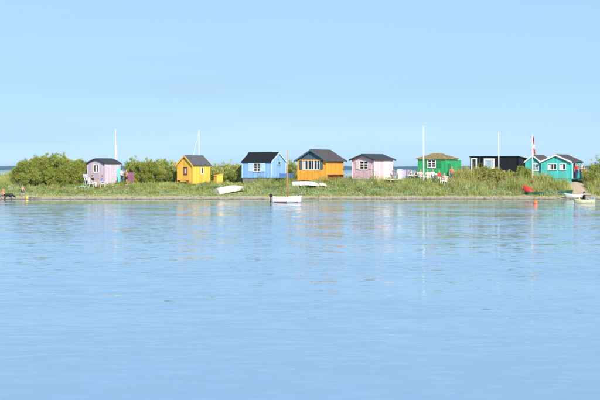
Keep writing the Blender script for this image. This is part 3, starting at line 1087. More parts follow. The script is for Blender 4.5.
# bench in front of the yellow hut
wx, wy, wz = yel.world(-.35, 1.1)
t = thing('bench', 'low brown bench along the gable of the yellow hut', 'bench', (wx, wy, Hf(wx, wy) - .01), yel.a + R(90))
mb = MB(); 
for k in range(3): mb.box(-.8, .8, -.18 + k * .125, -.18 + k * .125 + .11, .38, .42)
mb.build('seat', M_rust, t)
for sx in (-.65, .65):
    mb = MB(); mb.box(sx - .04, sx + .04, -.17, .17, 0, .38); mb.build('leg', M_rust, t)

# ------------------------------------------------------------------ poles, pennants, flag
def pole(name, label, u, Y, vtop, r0, r1, mat, vbase=None, cat='flagpole'):
    x = px(u, Y)
    z0 = Hf(x, Y) - .1
    zt = pz(vtop, Y)
    t = thing(name, label, cat, (x, Y, z0))
    mb = MB(); mb.tube([(0, 0, 0), (0, 0, (zt - z0) * .5), (0, 0, zt - z0)], [r0, (r0 + r1) / 2, r1], 10)
    mb.build('pole', mat, t, smooth=True)
    mb = MB(); mb.ball((0, 0, zt - z0 + r1 * 1.2), r1 * 1.8); mb.build('finial', mat, t, smooth=True)
    mb = MB(); mb.beam((r0 + .01, -.03, 1.0), (r0 + .01, .03, 1.16), .03, .03); mb.build('cleat', M_metal, t)
    mb = MB(); mb.tube([(r0 + .05, 0, 1.1), (r1 + .03, 0, zt - z0 - .05)], .008, 5); mb.build('halyard', M_white, t)
    return t, zt - z0
def limp_cloth(name, parent, zt, zb, w0, w1, mat, r, folds=3, side=1, mats=None):
    """cloth hanging limp against the pole, gathered in folds"""
    n, m = 26, 15
    V, Q = [], []
    for i in range(n):
        f = i / (n - 1)
        wv = w0 + (w1 - w0) * f
        for j in range(m):
            g = j / (m - 1)
            V.append((side * (.05 + wv * g + .02 * math.sin(f * 9 + g * 3)), .07 * math.sin(g * folds * 6.28 + f * 3) * (.3 + g) + .02 * math.sin(f * 7),
                      zt + (zb - zt) * f - .12 * g * (1 - f * .4)))
    for i in range(n - 1):
        for j in range(m - 1):
            a = i * m + j
            Q.append((a, a + 1, a + m + 1, a + m))
    o = npmesh(name, V, Q, mat, parent, smooth=True)
    if mats:
        for x in mats[1:]: o.data.materials.append(x)
    return o, n, m
M_flag_r = pmat('red_cloth', (.62, .035, .03), rough=.8)
M_flag_w = pmat('white_cloth', (.80, .78, .76), rough=.8)
M_flag_p = pmat('faded_pink_cloth', (.78, .68, .67), rough=.8)

t, L = pole('flagpole', 'tall plain white flagpole in front of the green hut', 423.3, 145.2, 127, .062, .036, M_white)
t, L = pole('flagpole', 'white pole in front of the black hut', 498.6, 146.8, 133, .050, .030, M_white)
t, L = pole('flagpole', 'white flagpole with limp faded pennant behind the lavender hut', 115.4, 154, 130, .055, .025, M_white)
limp_cloth('pennant', t, L - .35, L - 3.4, .05, .20, M_flag_p, .03)
t, L = pole('flagpole', 'white flagpole with limp red and white flag at the turquoise hut', 532.2, 145.6, 135, .05, .03, M_white)
o, n_, m_ = limp_cloth('flag', t, L - .12, L - 1.95, .14, .30, M_flag_r, .03, mats=[M_flag_r, M_flag_w])
idx = []
for i in range(n_ - 1):
    for j in range(m_ - 1):
        f, g = i / (n_ - 1), j / (m_ - 1)
        idx.append(1 if (.36 < f - .10 * g < .62 or .26 < g < .40) else 0)
o.data.polygons.foreach_set('material_index', idx)

# ------------------------------------------------------------------ boats
def hull_mesh(L, B, Dp, sheer=.15, transom=.75, n=19, m=21, keel=.06, thick=.03, bow_rake=.25, rocker=.14):
    """open hull: bow at +x. returns MB holding outer + inner skin"""
    def section(f):
        # f 0 stern .. 1 bow
        wv = B / 2 * (transom + (1 - transom) * math.sin(min(1, f / .55) * math.pi / 2)) if f < .55 else B / 2 * math.cos(((f - .55) / .45) ** 1.6 * math.pi / 2)
        wv = max(wv, .012)
        dep = Dp * (1 - rocker * max(0, (f - .45) / .55) ** 2)
        top = Dp + sheer * (2 * f - .75) ** 2 * (1.0 if f > .375 else .45)
        bot = Dp - dep
        return wv, bot, top
    rows = []
    for i in range(n):
        f = i / (n - 1)
        wv, bot, top = section(f)
        row = []
        for j in range(m):
            q = (j / (m - 1)) * 2 - 1
            s = abs(q)
            y = wv * math.copysign(min(1, math.sin(s * math.pi / 2) ** .8), q)
            z = bot + (top - bot) * (1 - math.cos(s * math.pi / 2)) ** .9
            x = -L / 2 + L * f + (bow_rake * (z / (Dp + sheer)) * max(0, (f - .8) / .2) if f > .8 else 0)
            row.append((x, y, z))
        rows.append(row)
    return rows
def hull_obj(name, rows, mats, parent, stripe=None, thick=.03):
    n, m = len(rows), len(rows[0])
    mb = MB()
    V = [p for r in rows for p in r]
    F_, mi = [], []
    for i in range(n - 1):
        for j in range(m - 1):
            a = i * m + j
            F_.append((a, a + 1, a + m + 1, a + m))
            zc = (V[a][2] + V[a + 1][2] + V[a + m][2] + V[a + m + 1][2]) / 4
            mi.append(1 if stripe and zc < stripe else 0)
    k = len(V)
    F_.append(tuple(range(m)))            # transom
    mi.append(0)
    me = bpy.data.meshes.new(name)
    me.from_pydata(V, [], F_)
    for x in mats: me.materials.append(x)
    me.polygons.foreach_set('material_index', mi)
    b = bmesh.new(); b.from_mesh(me)
    bmesh.ops.recalc_face_normals(b, faces=b.faces); b.to_mesh(me); b.free()
    for p in me.polygons:
        p.use_smooth = len(p.vertices) == 4
    o = bpy.data.objects.new(name, me)
    link(o, parent)
    md = o.modifiers.new('thickness', 'SOLIDIFY'); md.thickness = thick; md.offset = 0
    return o
def gunwale(rows, mat, parent, r=.025):
    for side in (0, -1):
        mb = MB(); mb.tube([rw[side] for rw in rows], r, 6); mb.build('gunwale', mat, parent, smooth=True)
def thwart(rows, i, z, mat, parent, w_=.2):
    mb = MB()
    y = abs(rows[i][0][1]) * .93
    x = rows[i][0][0]
    mb.box(x - w_ / 2, x + w_ / 2, -y, y, z, z + .03)
    mb.build('thwart', mat, parent)

M_hullw = pmat('white_gelcoat', (.70, .69, .67), rough=.5, spec=.25, var=.05)
M_hullc = pmat('cream_gelcoat', (.64, .58, .47), rough=.65, spec=.2, var=.08, vscale=2)
M_antif = pmat('red_brown_antifouling', (.28, .07, .05), rough=.7, var=.2)
M_hullg = pmat('dark_green_paint', (.010, .085, .065), rough=.35)
M_hullr = pmat('red_paint', (.62, .035, .03), rough=.4)
M_hully = pmat('pale_yellow_gelcoat', (.74, .62, .30), rough=.4, var=.1)
M_hullm = pmat('pale_mint_gelcoat', (.66, .76, .70), rough=.35)
M_timber = pmat('varnished_timber', (.36, .18, .07), rough=.4, var=.2)

def outboard(parent, x, z, s=1.0, mat=None):
    mb = MB()
    mb.box(x - .20 * s, x + .10 * s, -.11 * s, .11 * s, z + .12 * s, z + .42 * s)
    o = mb.build('outboard_motor', mat or M_black, parent, bevel=.03)
    mb = MB()
    mb.box(x - .10 * s, x - .01 * s, -.045 * s, .045 * s, z - .45 * s, z + .12 * s)
    mb.box(x - .18 * s, x + .02 * s, -.06 * s, .06 * s, z - .36 * s, z - .32 * s)
    mb.build('shaft', mat or M_black, o)
    mb = MB()
    mb.tube([(x + .10 * s, 0, z + .25 * s), (x + .5 * s, .02, z + .30 * s)], .018, 6)
    mb.build('tiller', M_black, o)

# dinghy with mast, afloat
Yd = 122.5
t = thing('sailing_dinghy', 'small white dinghy afloat with bare varnished mast', 'boat', (px(286.5, Yd), Yd, -.10), R(4))
rows = hull_mesh(2.52, 1.15, .60, sheer=.07, transom=.72, bow_rake=.10)
hull_obj('hull', rows, [M_hullw, M_antif], t, stripe=.17)
gunwale(rows, M_hullw, t, .022)
for i in (3, 6, 10): thwart(rows, i, .34, M_timber, t)
mtop = pz(150, Yd) + .10
mb = MB(); mb.tube([(.10, 0, .10), (.10, 0, 2.6), (.085, 0, mtop)], [.062, .055, .022], 9)
ms = mb.build('mast', M_mast, t, smooth=True)
mb = MB(); mb.tube([(.085, 0, mtop - .35), (1.22, 0, .70)], .006, 5); mb.build('forestay', M_metal, ms)
for sd in (-1, 1):
    mb = MB(); mb.tube([(.085, 0, mtop - .35), (-.1, sd * .54, .55)], .006, 5); mb.build('shroud', M_metal, ms)
outboard(t, -1.33, .50, .92)
for sd in (0, -1):
    mb = MB(); mb.tube([(q[sd][0], q[sd][1] * 1.015, q[sd][2] - .09) for q in rows], .014, 6); mb.build('rub_rail', M_timber, t, smooth=True)
mb = MB(); mb.box(.98, 1.12, -.10, .10, .66, .76); mb.build('bow_cleat', M_black, t)

# upturned boats
def upturned(name, label, u, Y, L, B, Dp, rz, tilt, mat, transom=.7, lift=0.0, pitch=0.0):
    x = px(u, Y)
    t = thing(name, label, 'boat', (x, Y, Hf(x, Y) + lift), rz)
    t.rotation_euler = (0, pitch, rz)
    rows = hull_mesh(L, B, Dp, sheer=.10, transom=transom, rocker=.62)
    fl = [[(p[0], -p[1], Dp + .14 - p[2]) for p in r_] for r_ in rows]
    ct, st = math.cos(tilt), math.sin(tilt)
    fl = [[(p[0], p[1] * ct - p[2] * st, p[1] * st + p[2] * ct + B / 2 * abs(st)) for p in r_] for r_ in fl]
    hull_obj('hull', fl, [mat, mat], t)
    gunwale(fl, mat, t, .028)
    mb = MB(); mid = len(fl[0]) // 2
    mb.tube([r_[mid] for r_ in fl[1:-1]], .022, 5); mb.build('keel', mat, t)
    for q in (mid - 5, mid + 5):
        mb = MB(); mb.tube([r_[q] for r_ in fl[1:-2]], .012, 5); mb.build('strake', mat, t, smooth=True)
    return t
upturned('rowing_boat', 'upturned cream rowing boat on the grass between yellow and blue huts', 230, 142.4, 3.3, 1.35, .60, R(40), R(-4), M_hullc, transom=.72, lift=-.12, pitch=R(-9))
upturned('rowing_boat', 'upturned white rowing boat in front of the orange hut', 305, 145.2, 2.75, 1.1, .46, R(12), R(-8), M_hullw, lift=.06, pitch=R(-2))
upturned('rowing_boat', 'little upturned white pram by the right corner of the orange hut', 322, 145.4, .62, .45, .22, R(20), R(0), M_hullw, lift=.10)

# long green boat on the beach edge, and red boat behind it
Yg = 140.6
x = px(549, Yg)
t = thing('rowing_boat', 'long slim dark green rowing boat on the beach', 'boat', (x, Yg, Hf(x, Yg) + .02), R(2))
rows = hull_mesh(4.35, .95, .34, sheer=.12, transom=.25)
hull_obj('hull', rows, [M_hullg, M_hullg], t)
gunwale(rows, M_hullg, t, .025)
for i in (3, 7, 11): thwart(rows, i, .22, M_timber, t, .18)
t = upturned('kayak', 'red boat stored bow up among the grass by the green rowing boat', 527.5, 141.2, 1.05, .62, .32, R(150), R(-20), M_hullr, transom=.5, lift=.16)
t.rotation_euler = (0, R(-42), R(150))

# mint boat drawn up, and motor boat afloat with a sitter
Ym = 137.0
x = px(575, Ym)
t = thing('rowing_boat', 'pale mint rowing boat drawn up where the path meets the water', 'boat', (x, Ym, Hf(x, Ym) - .02), R(184))
rows = hull_mesh(1.75, .95, .36, sheer=.12, transom=.8)
hull_obj('hull', rows, [M_hullm, M_hullm], t)
gunwale(rows, M_hullm, t)
for i in (4, 9): thwart(rows, i, .24, M_timber, t, .18)
Yb = 119.5
MBX = px(584, Yb)
t = thing('motor_boat', 'small pale yellow motor boat afloat with someone sitting in it', 'boat', (MBX, Yb, -.10), R(183))
rows = hull_mesh(1.62, 1.1, .42, sheer=.05, transom=.85, bow_rake=.08)
hull_obj('hull', rows, [M_hully, M_hullw], t, stripe=.16)
gunwale(rows, M_hullw, t, .022)
for i in (4, 8): thwart(rows, i, .22, M_timber, t, .26)
mb = MB()
mb.box(.50, .53, -.32, .32, .36, .66); mb.box(.42, .53, -.34, -.31, .36, .66); mb.box(.42, .53, .31, .34, .36, .66)
mb.build('windscreen', M_hully, t)
M_grb = pmat('blue_grey_cover', (.22, .32, .40), rough=.6)
mb = MB(); mb.box(-.72, -.30, -.25, .25, .34, .52)
mb.build('locker', M_grb, t, bevel=.03)
outboard(t, -.84, .34, .7, M_grb)

# yacht beyond the spit: its mast and stay rise over the yellow hut
Yy = 205
x = px(199, Yy)
t = thing('sailing_yacht', 'yacht beyond the spit whose thin mast rises over the yellow hut', 'boat', (x, Yy, -.35), R(180))
rows = hull_mesh(6.2, 1.9, .95, sheer=.15, transom=.6)
hull_obj('hull', rows, [M_hullw, M_antif], t, stripe=.3)
mb = MB(); mb.box(-1.4, 1.2, -.55, .55, .9, 1.15); mb.build('cabin', M_hullw, t, bevel=.05)
mt = pz(130, Yy) + .35
mb = MB(); mb.tube([(.0, 0, .9), (0, 0, mt)], [.045, .03], 8); ms = mb.build('mast', M_white, t, smooth=True)
mb = MB(); mb.tube([(0, 0, mt - .1), (1.75, 0, 1.1)], .022, 5); mb.build('forestay', M_white, ms)

# mooring buoy
Yo = 117.5
t = thing('mooring_buoy', 'round orange mooring buoy floating near the shore', 'buoy', (px(535.5, Yo), Yo, 0))
M_buoy = pmat('orange_buoy_plastic', (.80, .17, .03), rough=.4)
mb = MB(); mb.ball((0, 0, .12), .19, n=16, k=10); mb.build('float', M_buoy, t, smooth=True)
mb = MB(); mb.tube([(0, 0, .30), (0, 0, .36)], .04, 8); mb.tube([(-.04, 0, .36), (-.04, 0, .42), (0, 0, .45), (.04, 0, .42), (.04, 0, .36)], .012, 6)
mb.build('eye', M_buoy, t)

# ------------------------------------------------------------------ people
def capsule(mb, p0, r0, p1, r1, n=10):
    p0, p1 = Vector(p0), Vector(p1)
    d = p1 - p0
    L = d.length
    d = d / L if L > 1e-6 else Vector((0, 0, 1))
    pts, rad = [], []
    for k in range(4):
        t_ = (k + .35) / 4 * math.pi / 2
        pts.append(p0 - d * r0 * math.cos(t_)); rad.append(r0 * math.sin(t_))
    for k in range(4):
        t_ = (3 - k + .35) / 4 * math.pi / 2
        pts.append(p1 + d * r1 * math.cos(t_)); rad.append(r1 * math.sin(t_))
    mb.tube(pts, rad, n)
def fused(name, caps, mats, parent, voxel=.013):
    """one continuous surface grown round tapered limbs; each face takes the material of its nearest limb"""
    mb = MB()
    for c in caps: capsule(mb, *c[:4])
    me = bpy.data.meshes.new('tmp'); me.from_pydata(mb.v, [], mb.f)
    b = bmesh.new(); b.from_mesh(me); bmesh.ops.recalc_face_normals(b, faces=b.faces); b.to_mesh(me); b.free()
    o = bpy.data.objects.new('tmp', me); C.objects.link(o)
    md = o.modifiers.new('r', 'REMESH'); md.mode = 'VOXEL'; md.voxel_size = voxel
    sm = o.modifiers.new('s', 'SMOOTH'); sm.iterations = 2; sm.factor = .4
    dg = bpy.context.evaluated_depsgraph_get()
    ne = bpy.data.meshes.new_from_object(o.evaluated_get(dg))
    bpy.data.objects.remove(o)
    ne.name = name
    ne.materials.clear()
    for m in mats: ne.materials.append(m)
    npoly = len(ne.polygons)
    cen = np.empty(npoly * 3, np.float32); ne.polygons.foreach_get('center', cen); cen = cen.reshape(-1, 3)
    best = np.full(npoly, 1e9); idx = np.zeros(npoly, np.int32)
    for c in caps:
        a, bb = np.array(c[0]), np.array(c[2])
        ab = bb - a; L2 = max(1e-9, ab @ ab)
        t_ = np.clip((cen - a) @ ab / L2, 0, 1)
        ds = np.linalg.norm(cen - (a + t_[:, None] * ab), axis=1) - (c[1] + (c[3] - c[1]) * t_)
        k = ds < best
        best[k] = ds[k]; idx[k] = c[4]
    ne.polygons.foreach_set('material_index', idx)
    ne.polygons.foreach_set('use_smooth', np.ones(npoly, bool))
    ob = bpy.data.objects.new(name, ne)
    return link(ob, parent)

CL = {}
def cloth(name, col):
    return pmat('cloth_' + name, col, rough=.85, spec=.2, var=.12, vscale=12, bump=.3)
SK, TOP, BOT, SHOE = 0, 1, 2, 3
def person(label, loc, face, pose, top, bot, hair, height=1.7, bare_legs=False, bare_arms=True, lean=0.0, group=None, long_hair=False, arms='down', shoe=None, bare_top=False):
    """face = heading angle (local +x is forward)"""
    t = thing('person', label, 'person', loc, face, group)
    k = height / 1.7
    if pose == 'stand':
        pel = Vector((0, 0, .93)); kn = [Vector((.02, s * .10, .50)) for s in (1, -1)]; an = [Vector((-.02, s * .10, .09)) for s in (1, -1)]
    elif pose == 'stride':
        pel = Vector((0, 0, .91)); kn = [Vector((.18, .10, .50)), Vector((-.08, -.10, .49))]; an = [Vector((.16, .10, .09)), Vector((-.30, -.10, .14))]
    elif pose == 'sit':
        pel = Vector((0, 0, .52)); kn = [Vector((.42, s * .13, .50)) for s in (1, -1)]; an = [Vector((.45, s * .13, .08)) for s in (1, -1)]
    elif pose == 'sit_low':
        pel = Vector((0, 0, .12)); kn = [Vector((.34, s * .14, .40)) for s in (1, -1)]; an = [Vector((.55, s * .13, .08)) for s in (1, -1)]
    else:  # crouch
        pel = Vector((-.08, 0, .32)); kn = [Vector((.30, s * .15, .46)) for s in (1, -1)]; an = [Vector((.02, s * .13, .09)) for s in (1, -1)]
    fwd = Vector((math.sin(lean), 0, math.cos(lean)))
    ch = pel + fwd * .34
    nk = pel + fwd * .52
    hd = nk + Vector((math.sin(lean * .6), 0, math.cos(lean * .6))) * .135 + Vector((.015, 0, 0))
    caps = []
    def cp(a, ra, b, rb, m): caps.append((tuple(Vector(a) * k), ra * k, tuple(Vector(b) * k), rb * k, m))
    tp = SK if bare_top else TOP
    cp(pel + Vector((0, .06, 0)), .115, pel + Vector((0, -.06, 0)), .115, BOT)
    cp(pel + fwd * .06, .125, pel + fwd * .2, .115, tp)
    cp(ch + Vector((0, .07, -.03)), .115, ch + Vector((0, -.07, -.03)), .115, tp)
    cp(pel + fwd * .2, .11, ch, .125, tp)
    shz = pel + fwd * .45
    cp(shz + Vector((0, .14, 0)), .06, shz + Vector((0, -.14, 0)), .06, tp)
    cp(nk - fwd * .05, .055, hd - Vector((0, 0, .06)), .05, SK)
    cp(hd + Vector((0, 0, .03)), .088, hd + Vector((.02, 0, -.055)), .066, SK)
    cp(hd + Vector((.085, 0, -.005)), .012, hd + Vector((.105, 0, -.03)), .014, SK)          # nose
    cp(hd + Vector((.07, 0, -.085)), .02, hd + Vector((.075, 0, -.09)), .02, SK)             # chin
    for s in (1, -1):
        cp(hd + Vector((0, s * .085, .01)), .016, hd + Vector((-.01, s * .09, -.025)), .012, SK)   # ears
    for i, s in enumerate((1, -1)):
        hip = pel + Vector((0, s * .09, -.02))
        lm = SK if bare_legs else BOT
        midt = hip.lerp(kn[i], .55)
        cp(hip, .092, midt, .08, BOT)
        cp(midt, .076, kn[i], .056, lm)
        cp(kn[i], .055, kn[i].lerp(an[i], .35), .055, lm)
        cp(kn[i].lerp(an[i], .35), .055, an[i], .037, lm)
        cp(an[i] + Vector((-.03, 0, -.045)), .04, an[i] + Vector((.15, s * .02, -.055)), .032, SHOE)
        sh = shz + Vector((0, s * .18, 0))
        if arms == 'down':
            el = sh + Vector((-.02, s * .06, -.28)); wr = el + Vector((.07, s * .0, -.25))
        elif arms == 'lap':
            el = sh + Vector((.06, s * .07, -.27)); wr = el + Vector((.23, -s * .07, -.02))
        elif arms == 'hip':
            el = sh + Vector((-.06, s * .17, -.23)); wr = el + Vector((.10, -s * .14, -.18))
        else:  # reach
            el = sh + Vector((.16, s * .03, -.22)); wr = el + Vector((.16, -s * .02, -.19))
        cp(sh, .055, sh.lerp(el, .5), .05, tp)
        am = SK if (bare_arms or bare_top) else TOP
        cp(sh.lerp(el, .5), .045, el, .040, am)
        cp(el, .040, wr, .028, am)
        d = (wr - el).normalized()
        side = Vector((d.z, 0, -d.x)) if abs(d.y) < .9 else Vector((1, 0, 0))
        side.normalize()
        palm = wr + d * .075
        cp(wr, .027, palm, .032, SK)
        for q in range(4):
            b = palm + side * (-.030 + .020 * q) + d * .012
            ln = (.060, .075, .070, .055)[q]
            kk = b + d * ln * .55
            bend = Vector((0, -s, 0))
            cp(b, .0095, kk, .0088, SK)
            cp(kk, .0088, kk + d * ln * .42 + bend * ln * .25, .0078, SK)
        th = wr + d * .03 - side * .028
        cp(th, .012, th + d * .045 - side * .03, .0095, SK)
    fused('body', caps, [M_skin, top, bot, shoe or M_dark], t, voxel=.0125 * k)
    hb = MB()
    hk = Vector(hd) * k
    hb.ball((hk.x - .018 * k, 0, hk.z + .042 * k), (.098 * k, .097 * k, .088 * k), n=14, k=8)
    if long_hair:
        hb.tube([(hk.x - .07 * k, 0, hk.z + .02 * k), (hk.x - .095 * k, 0, hk.z - .10 * k), (hk.x - .09 * k, 0, hk.z - .22 * k)], [.07 * k, .065 * k, .03 * k], 10)
    hb.build('hair', hair, t, smooth=True)
    for s in (1, -1):
        e = MB(); e.ball((hk.x + .083 * k, s * .032 * k, hk.z + .004 * k), .011 * k, n=6, k=4); e.build('eye', M_black, t, smooth=True)
    return t

def chair_at(label, loc, rz, mat, group=None, cat='chair', fabric=None):
    t = thing('garden_chair', label, cat, loc, rz, group)
    mb = MB(); mb.box(-.20, .24, -.23, .23, .40, .43); mb.build('seat', fabric or mat, t)
    mb = MB()
    for k in range(5):
        y = -.20 + k * .09
        mb.hexa([(-.22, y, .43), (-.19, y, .43), (-.19, y + .06, .43), (-.22, y + .06, .43), (-.36, y, .92), (-.33, y, .92), (-.33, y + .06, .92), (-.36, y + .06, .92)])
    mb.hexa([(-.362, -.22, .86), (-.322, -.22, .86), (-.322, .24, .86), (-.362, .24, .86), (-.372, -.22, .95), (-.336, -.22, .95), (-.336, .24, .95), (-.372, .24, .95)])
    mb.build('backrest', fabric or mat, t)
    for (x, y, dx) in ((.21, .21, .03), (.21, -.21, .03), (-.18, .21, -.08), (-.18, -.21, -.08)):
        mb = MB(); mb.tube([(x, y, .41), (x + dx, y, 0)], .02, 6); mb.build('leg', mat, t)
    for s in (1, -1):
        mb = MB(); mb.box(-.26, .22, s * .26 - .025, s * .26 + .025, .62, .65); mb.box(.16, .20, s * .26 - .02, s * .26 + .02, .40, .619); mb.build('armrest', mat, t)
    return t
def table_at(label, loc, rz, L, W, mat, cl=None):
    t = thing('garden_table', label, 'table', loc, rz)
    mb = MB(); mb.box(-L / 2, L / 2, -W / 2, W / 2, .70, .74); mb.build('tabletop', mat, t)
    for sx in (-1, 1):
        for sy in (-1, 1):
            mb = MB(); mb.box(sx * (L / 2 - .08) - .03, sx * (L / 2 - .08) + .03, sy * (W / 2 - .08) - .03, sy * (W / 2 - .08) + .03, 0, .70); mb.build('leg', mat, t)
    return t
def gl(u, Y, dz=0.0):
    x = px(u, Y)
    return (x, Y, Hf(x, Y) + dz)

c_coral = cloth('coral', (.75, .20, .12)); c_white = cloth('white', (.78, .77, .76)); c_black = cloth('black', (.02, .02, .022))
c_navy = cloth('navy', (.03, .05, .16)); c_blue = cloth('blue', (.16, .26, .68)); c_red = cloth('red', (.62, .05, .05))
c_orange = cloth('orange', (.85, .24, .03)); c_denim = cloth('denim', (.12, .20, .36)); c_pink = cloth('pink', (.78, .45, .45))
c_lilac = cloth('lilac', (.62, .56, .74)); c_mag = cloth('magenta', (.22, .09, .17)); c_turq = pmat('turquoise_gelcoat', (.22, .68, .66), rough=.4)
c_dullor = cloth('dull_orange', (.60, .27, .12))
c_tan = cloth('tan', (.58, .36, .24))
c_yell = pmat('yellow_plastic', (.85, .66, .05), rough=.4)

# group at the lavender hut
Yl = 145.2
chair_at('white garden chair in front of the lavender hut, left of its pair', gl(92.2, Yl), R(-20), M_white)
person('person in black and white sitting in front of the lavender hut', gl(92.4, Yl, -.01), R(-20), 'sit', c_black, c_white, M_hair_d, arms='lap')
chair_at('white garden chair under the blue-clad sitter at the lavender hut', gl(102.4, Yl), R(200), M_white)
person('person in blue sitting in front of the lavender hut', gl(102.2, Yl, -.01), R(200), 'sit', c_blue, c_blue, M_hair_d, arms='lap', bare_legs=True)
t = chair_at('tall lilac deck chair at the left corner of the lavender hut', gl(86.2, 146.4), R(-60), M_white, fabric=c_lilac)
t.scale = (1.0, 1.0, 1.18)
t = thing('sun_lounger', 'pale turquoise sun lounger on the grass left of the lavender hut', 'sun lounger', gl(82.8, 143.8), R(15))
mb = MB(); mb.box(-.5, .25, -.25, .25, .24, .28); mb.build('bed', c_turq, t)
mb = MB(); mb.hexa([(.25, -.25, .25), (.28, -.25, .25), (.28, .25, .25), (.25, .25, .25), (.55, -.25, .62), (.58, -.25, .61), (.58, .25, .61), (.55, .25, .62)]); mb.build('backrest', c_turq, t)
for (x, y) in ((-.42, .2), (-.42, -.2), (.2, .2), (.2, -.2)):
    mb = MB(); mb.tube([(x, y, .25), (x, y, 0)], .018, 6); mb.build('leg', M_white, t)
# to the right of the lavender hut
wx, wy, wz = lav.world(2.05, -.22)
t = thing('paddle_board', 'turquoise paddle board leaning upright against the lavender hut', 'paddle board', (wx, wy, Hf(wx, wy) - .02), lav.a)
mb = MB()
prof = [(.0, .10), (.12, .16), (.45, .24), (.9, .30), (1.3, .31), (1.6, .27), (1.78, .16), (1.84, .05)]
poly = [(w_, 0, z_) for z_, w_ in prof] + [(-w_, 0, z_) for z_, w_ in reversed(prof)]
poly = [(p[0], .10 * p[2] / 1.84 - .04, p[2]) for p in poly]
mb.prism(poly, (0, .07, 0)); mb.build('board', c_turq, t, bevel=.02)
mb = MB(); mb.prism([(0, -.055, .12), (0, -.045, .32), (0, -.2, .14)], (.012, 0, 0)); mb.build('fin', M_black, t)
person('person in a white top and dark trousers right of the lavender hut', gl(121.6, 147.6), R(-40), 'stand', c_white, c_navy, M_hair_d, height=1.62)
person('person in coral top and black shorts standing right of the lavender hut', gl(126.6, 146.8), R(200), 'stand', c_coral, c_black, M_hair_b, height=1.66, bare_legs=True, arms='hip', shoe=M_skin)
t = thing('windbreak', 'magenta fabric windbreak right of the lavender hut', 'windbreak', gl(130.2, 148.8), R(12))
for k in range(3):
    mb = MB(); mb.tube([(-.40 + k * .40, 0, -.05), (-.40 + k * .40, 0, 1.22)], .018, 6); mb.build('stake', M_timber, t)
for k in range(2):
    V, Q = [], []
    for i in range(9):
        for j in range(7):
            f = i / 8
            V.append((-.40 + k * .40 + .40 * f, -.10 * math.sin(f * math.pi) * math.sin((j + .6) / 7 * math.pi), .12 + 1.05 * j / 6 - .04 * math.sin(f * math.pi)))
    for i in range(8):
        for j in range(6):
            a = i * 7 + j
            Q.append((a, a + 7, a + 8, a + 1))
    npmesh('panel', V, Q, c_mag, t, smooth=True)

# pink hut terrace
dx, dy, dz = pin.world(2.6, -.8)
t = chair_at('grey garden chair on the deck of the pink hut', pin.world(2.75, -.55), pin.a + R(20), M_grey)
t = thing('screen', 'white slatted screen standing on the deck of the pink hut', 'screen', pin.world(3.30, -.75), R(6))
mb = MB()
for k in range(5): mb.box(-.28 + k * .115, -.28 + k * .115 + .105, -.015, .015, .05, 1.05)
mb.build('slat', M_white, t)
mb = MB(); mb.box(-.29, .30, .016, .05, .15, .23); mb.box(-.29, .30, .016, .05, .82, .90); mb.box(-.29, -.23, .051, .35, 0, .06); mb.box(.24, .30, .051, .35, 0, .06); mb.build('rail', M_white, t)
M_lilacb = wood('lilac_board', (.42, .36, .52))
t = thing('storage_box', 'lilac board locker right of the pink hut', 'locker', gl(404.6, 149.2), R(10))
mb = MB(); mb.box(-.38, .38, -.3, .3, 0, 1.22); mb.build('body', M_lilacb, t)
mb = MB(); mb.box(-.42, .42, -.34, .34, 1.222, 1.27); mb.build('lid', M_lilacb, t)

# party at the green hut
Yp = 145.6
table_at('long white table left of the green hut', gl(415, 147.6, .05), R(4), 1.7, .7, M_white)
ppl = [('dark-haired person in navy at the left end of the long white table', 411.3, 148.4, 200, c_white, c_navy, M_hair_d, .10),
       ('person in dark clothes leaning over the long white table', 416.6, 148.4, 190, c_navy, c_navy, M_hair_d, .10),
       ('person in pink sitting beside the tall plain flagpole', 420.6, 146.8, 300, c_pink, c_white, M_hair_b, .28),
       ('person in white sitting just right of the tall plain flagpole', 427.6, 146.6, 240, c_white, c_white, M_hair_b, .22),
       ('person in white with back to the window of the green hut', 432.8, 146.9, 280, c_white, c_denim, M_hair_b, .22),
       ('person in red sitting at the near corner of the green hut', 439.2, 146.4, 300, c_red, c_white, M_hair_b, .26),
       ('person in pale pink sitting beside the red-clad sitter', 444.2, 145.6, 220, c_pink, c_white, M_hair_b, .24)]
for (lb, u_, y_, f_, a_, b_, hr, dz_) in ppl:
    loc = gl(u_, y_, dz_)
    person(lb, loc, R(f_), 'sit', a_, b_, hr, arms='lap', height=1.66)
    chair_at('white garden chair under ' + (lb if len(lb.split()) < 12 else ' '.join(lb.split()[:11])), loc, R(f_), M_white, group='chairs by the green hut')
person('person in coral top standing by the right wall of the green hut', gl(451.8, 146.6, .22), R(250), 'stand', c_coral, c_denim, M_hair_b, height=1.68)

# turquoise hut
person('person in white with red towel at the door of the turquoise hut', tea.world(1.05, -.75, -.01), R(200), 'stand', c_white, c_denim, M_hair_d, height=1.68)
person('person in red at the door of the turquoise hut', tea.world(.55, -.45, -.01), R(260), 'stand', c_red, c_navy, M_hair_d, height=1.6)
person('person in orange vest to the right of the turquoise hut', gl(584.5, 149.2, .12), R(240), 'stand', c_orange, c_orange, M_hair_d, height=1.5)

# sitter in the motor boat
person('person in black sitting in the small yellow motor boat', (MBX + .02, Yb, .10), R(185), 'sit_low', c_black, c_black, M_hair_d, height=1.78, bare_arms=False, arms='lap')

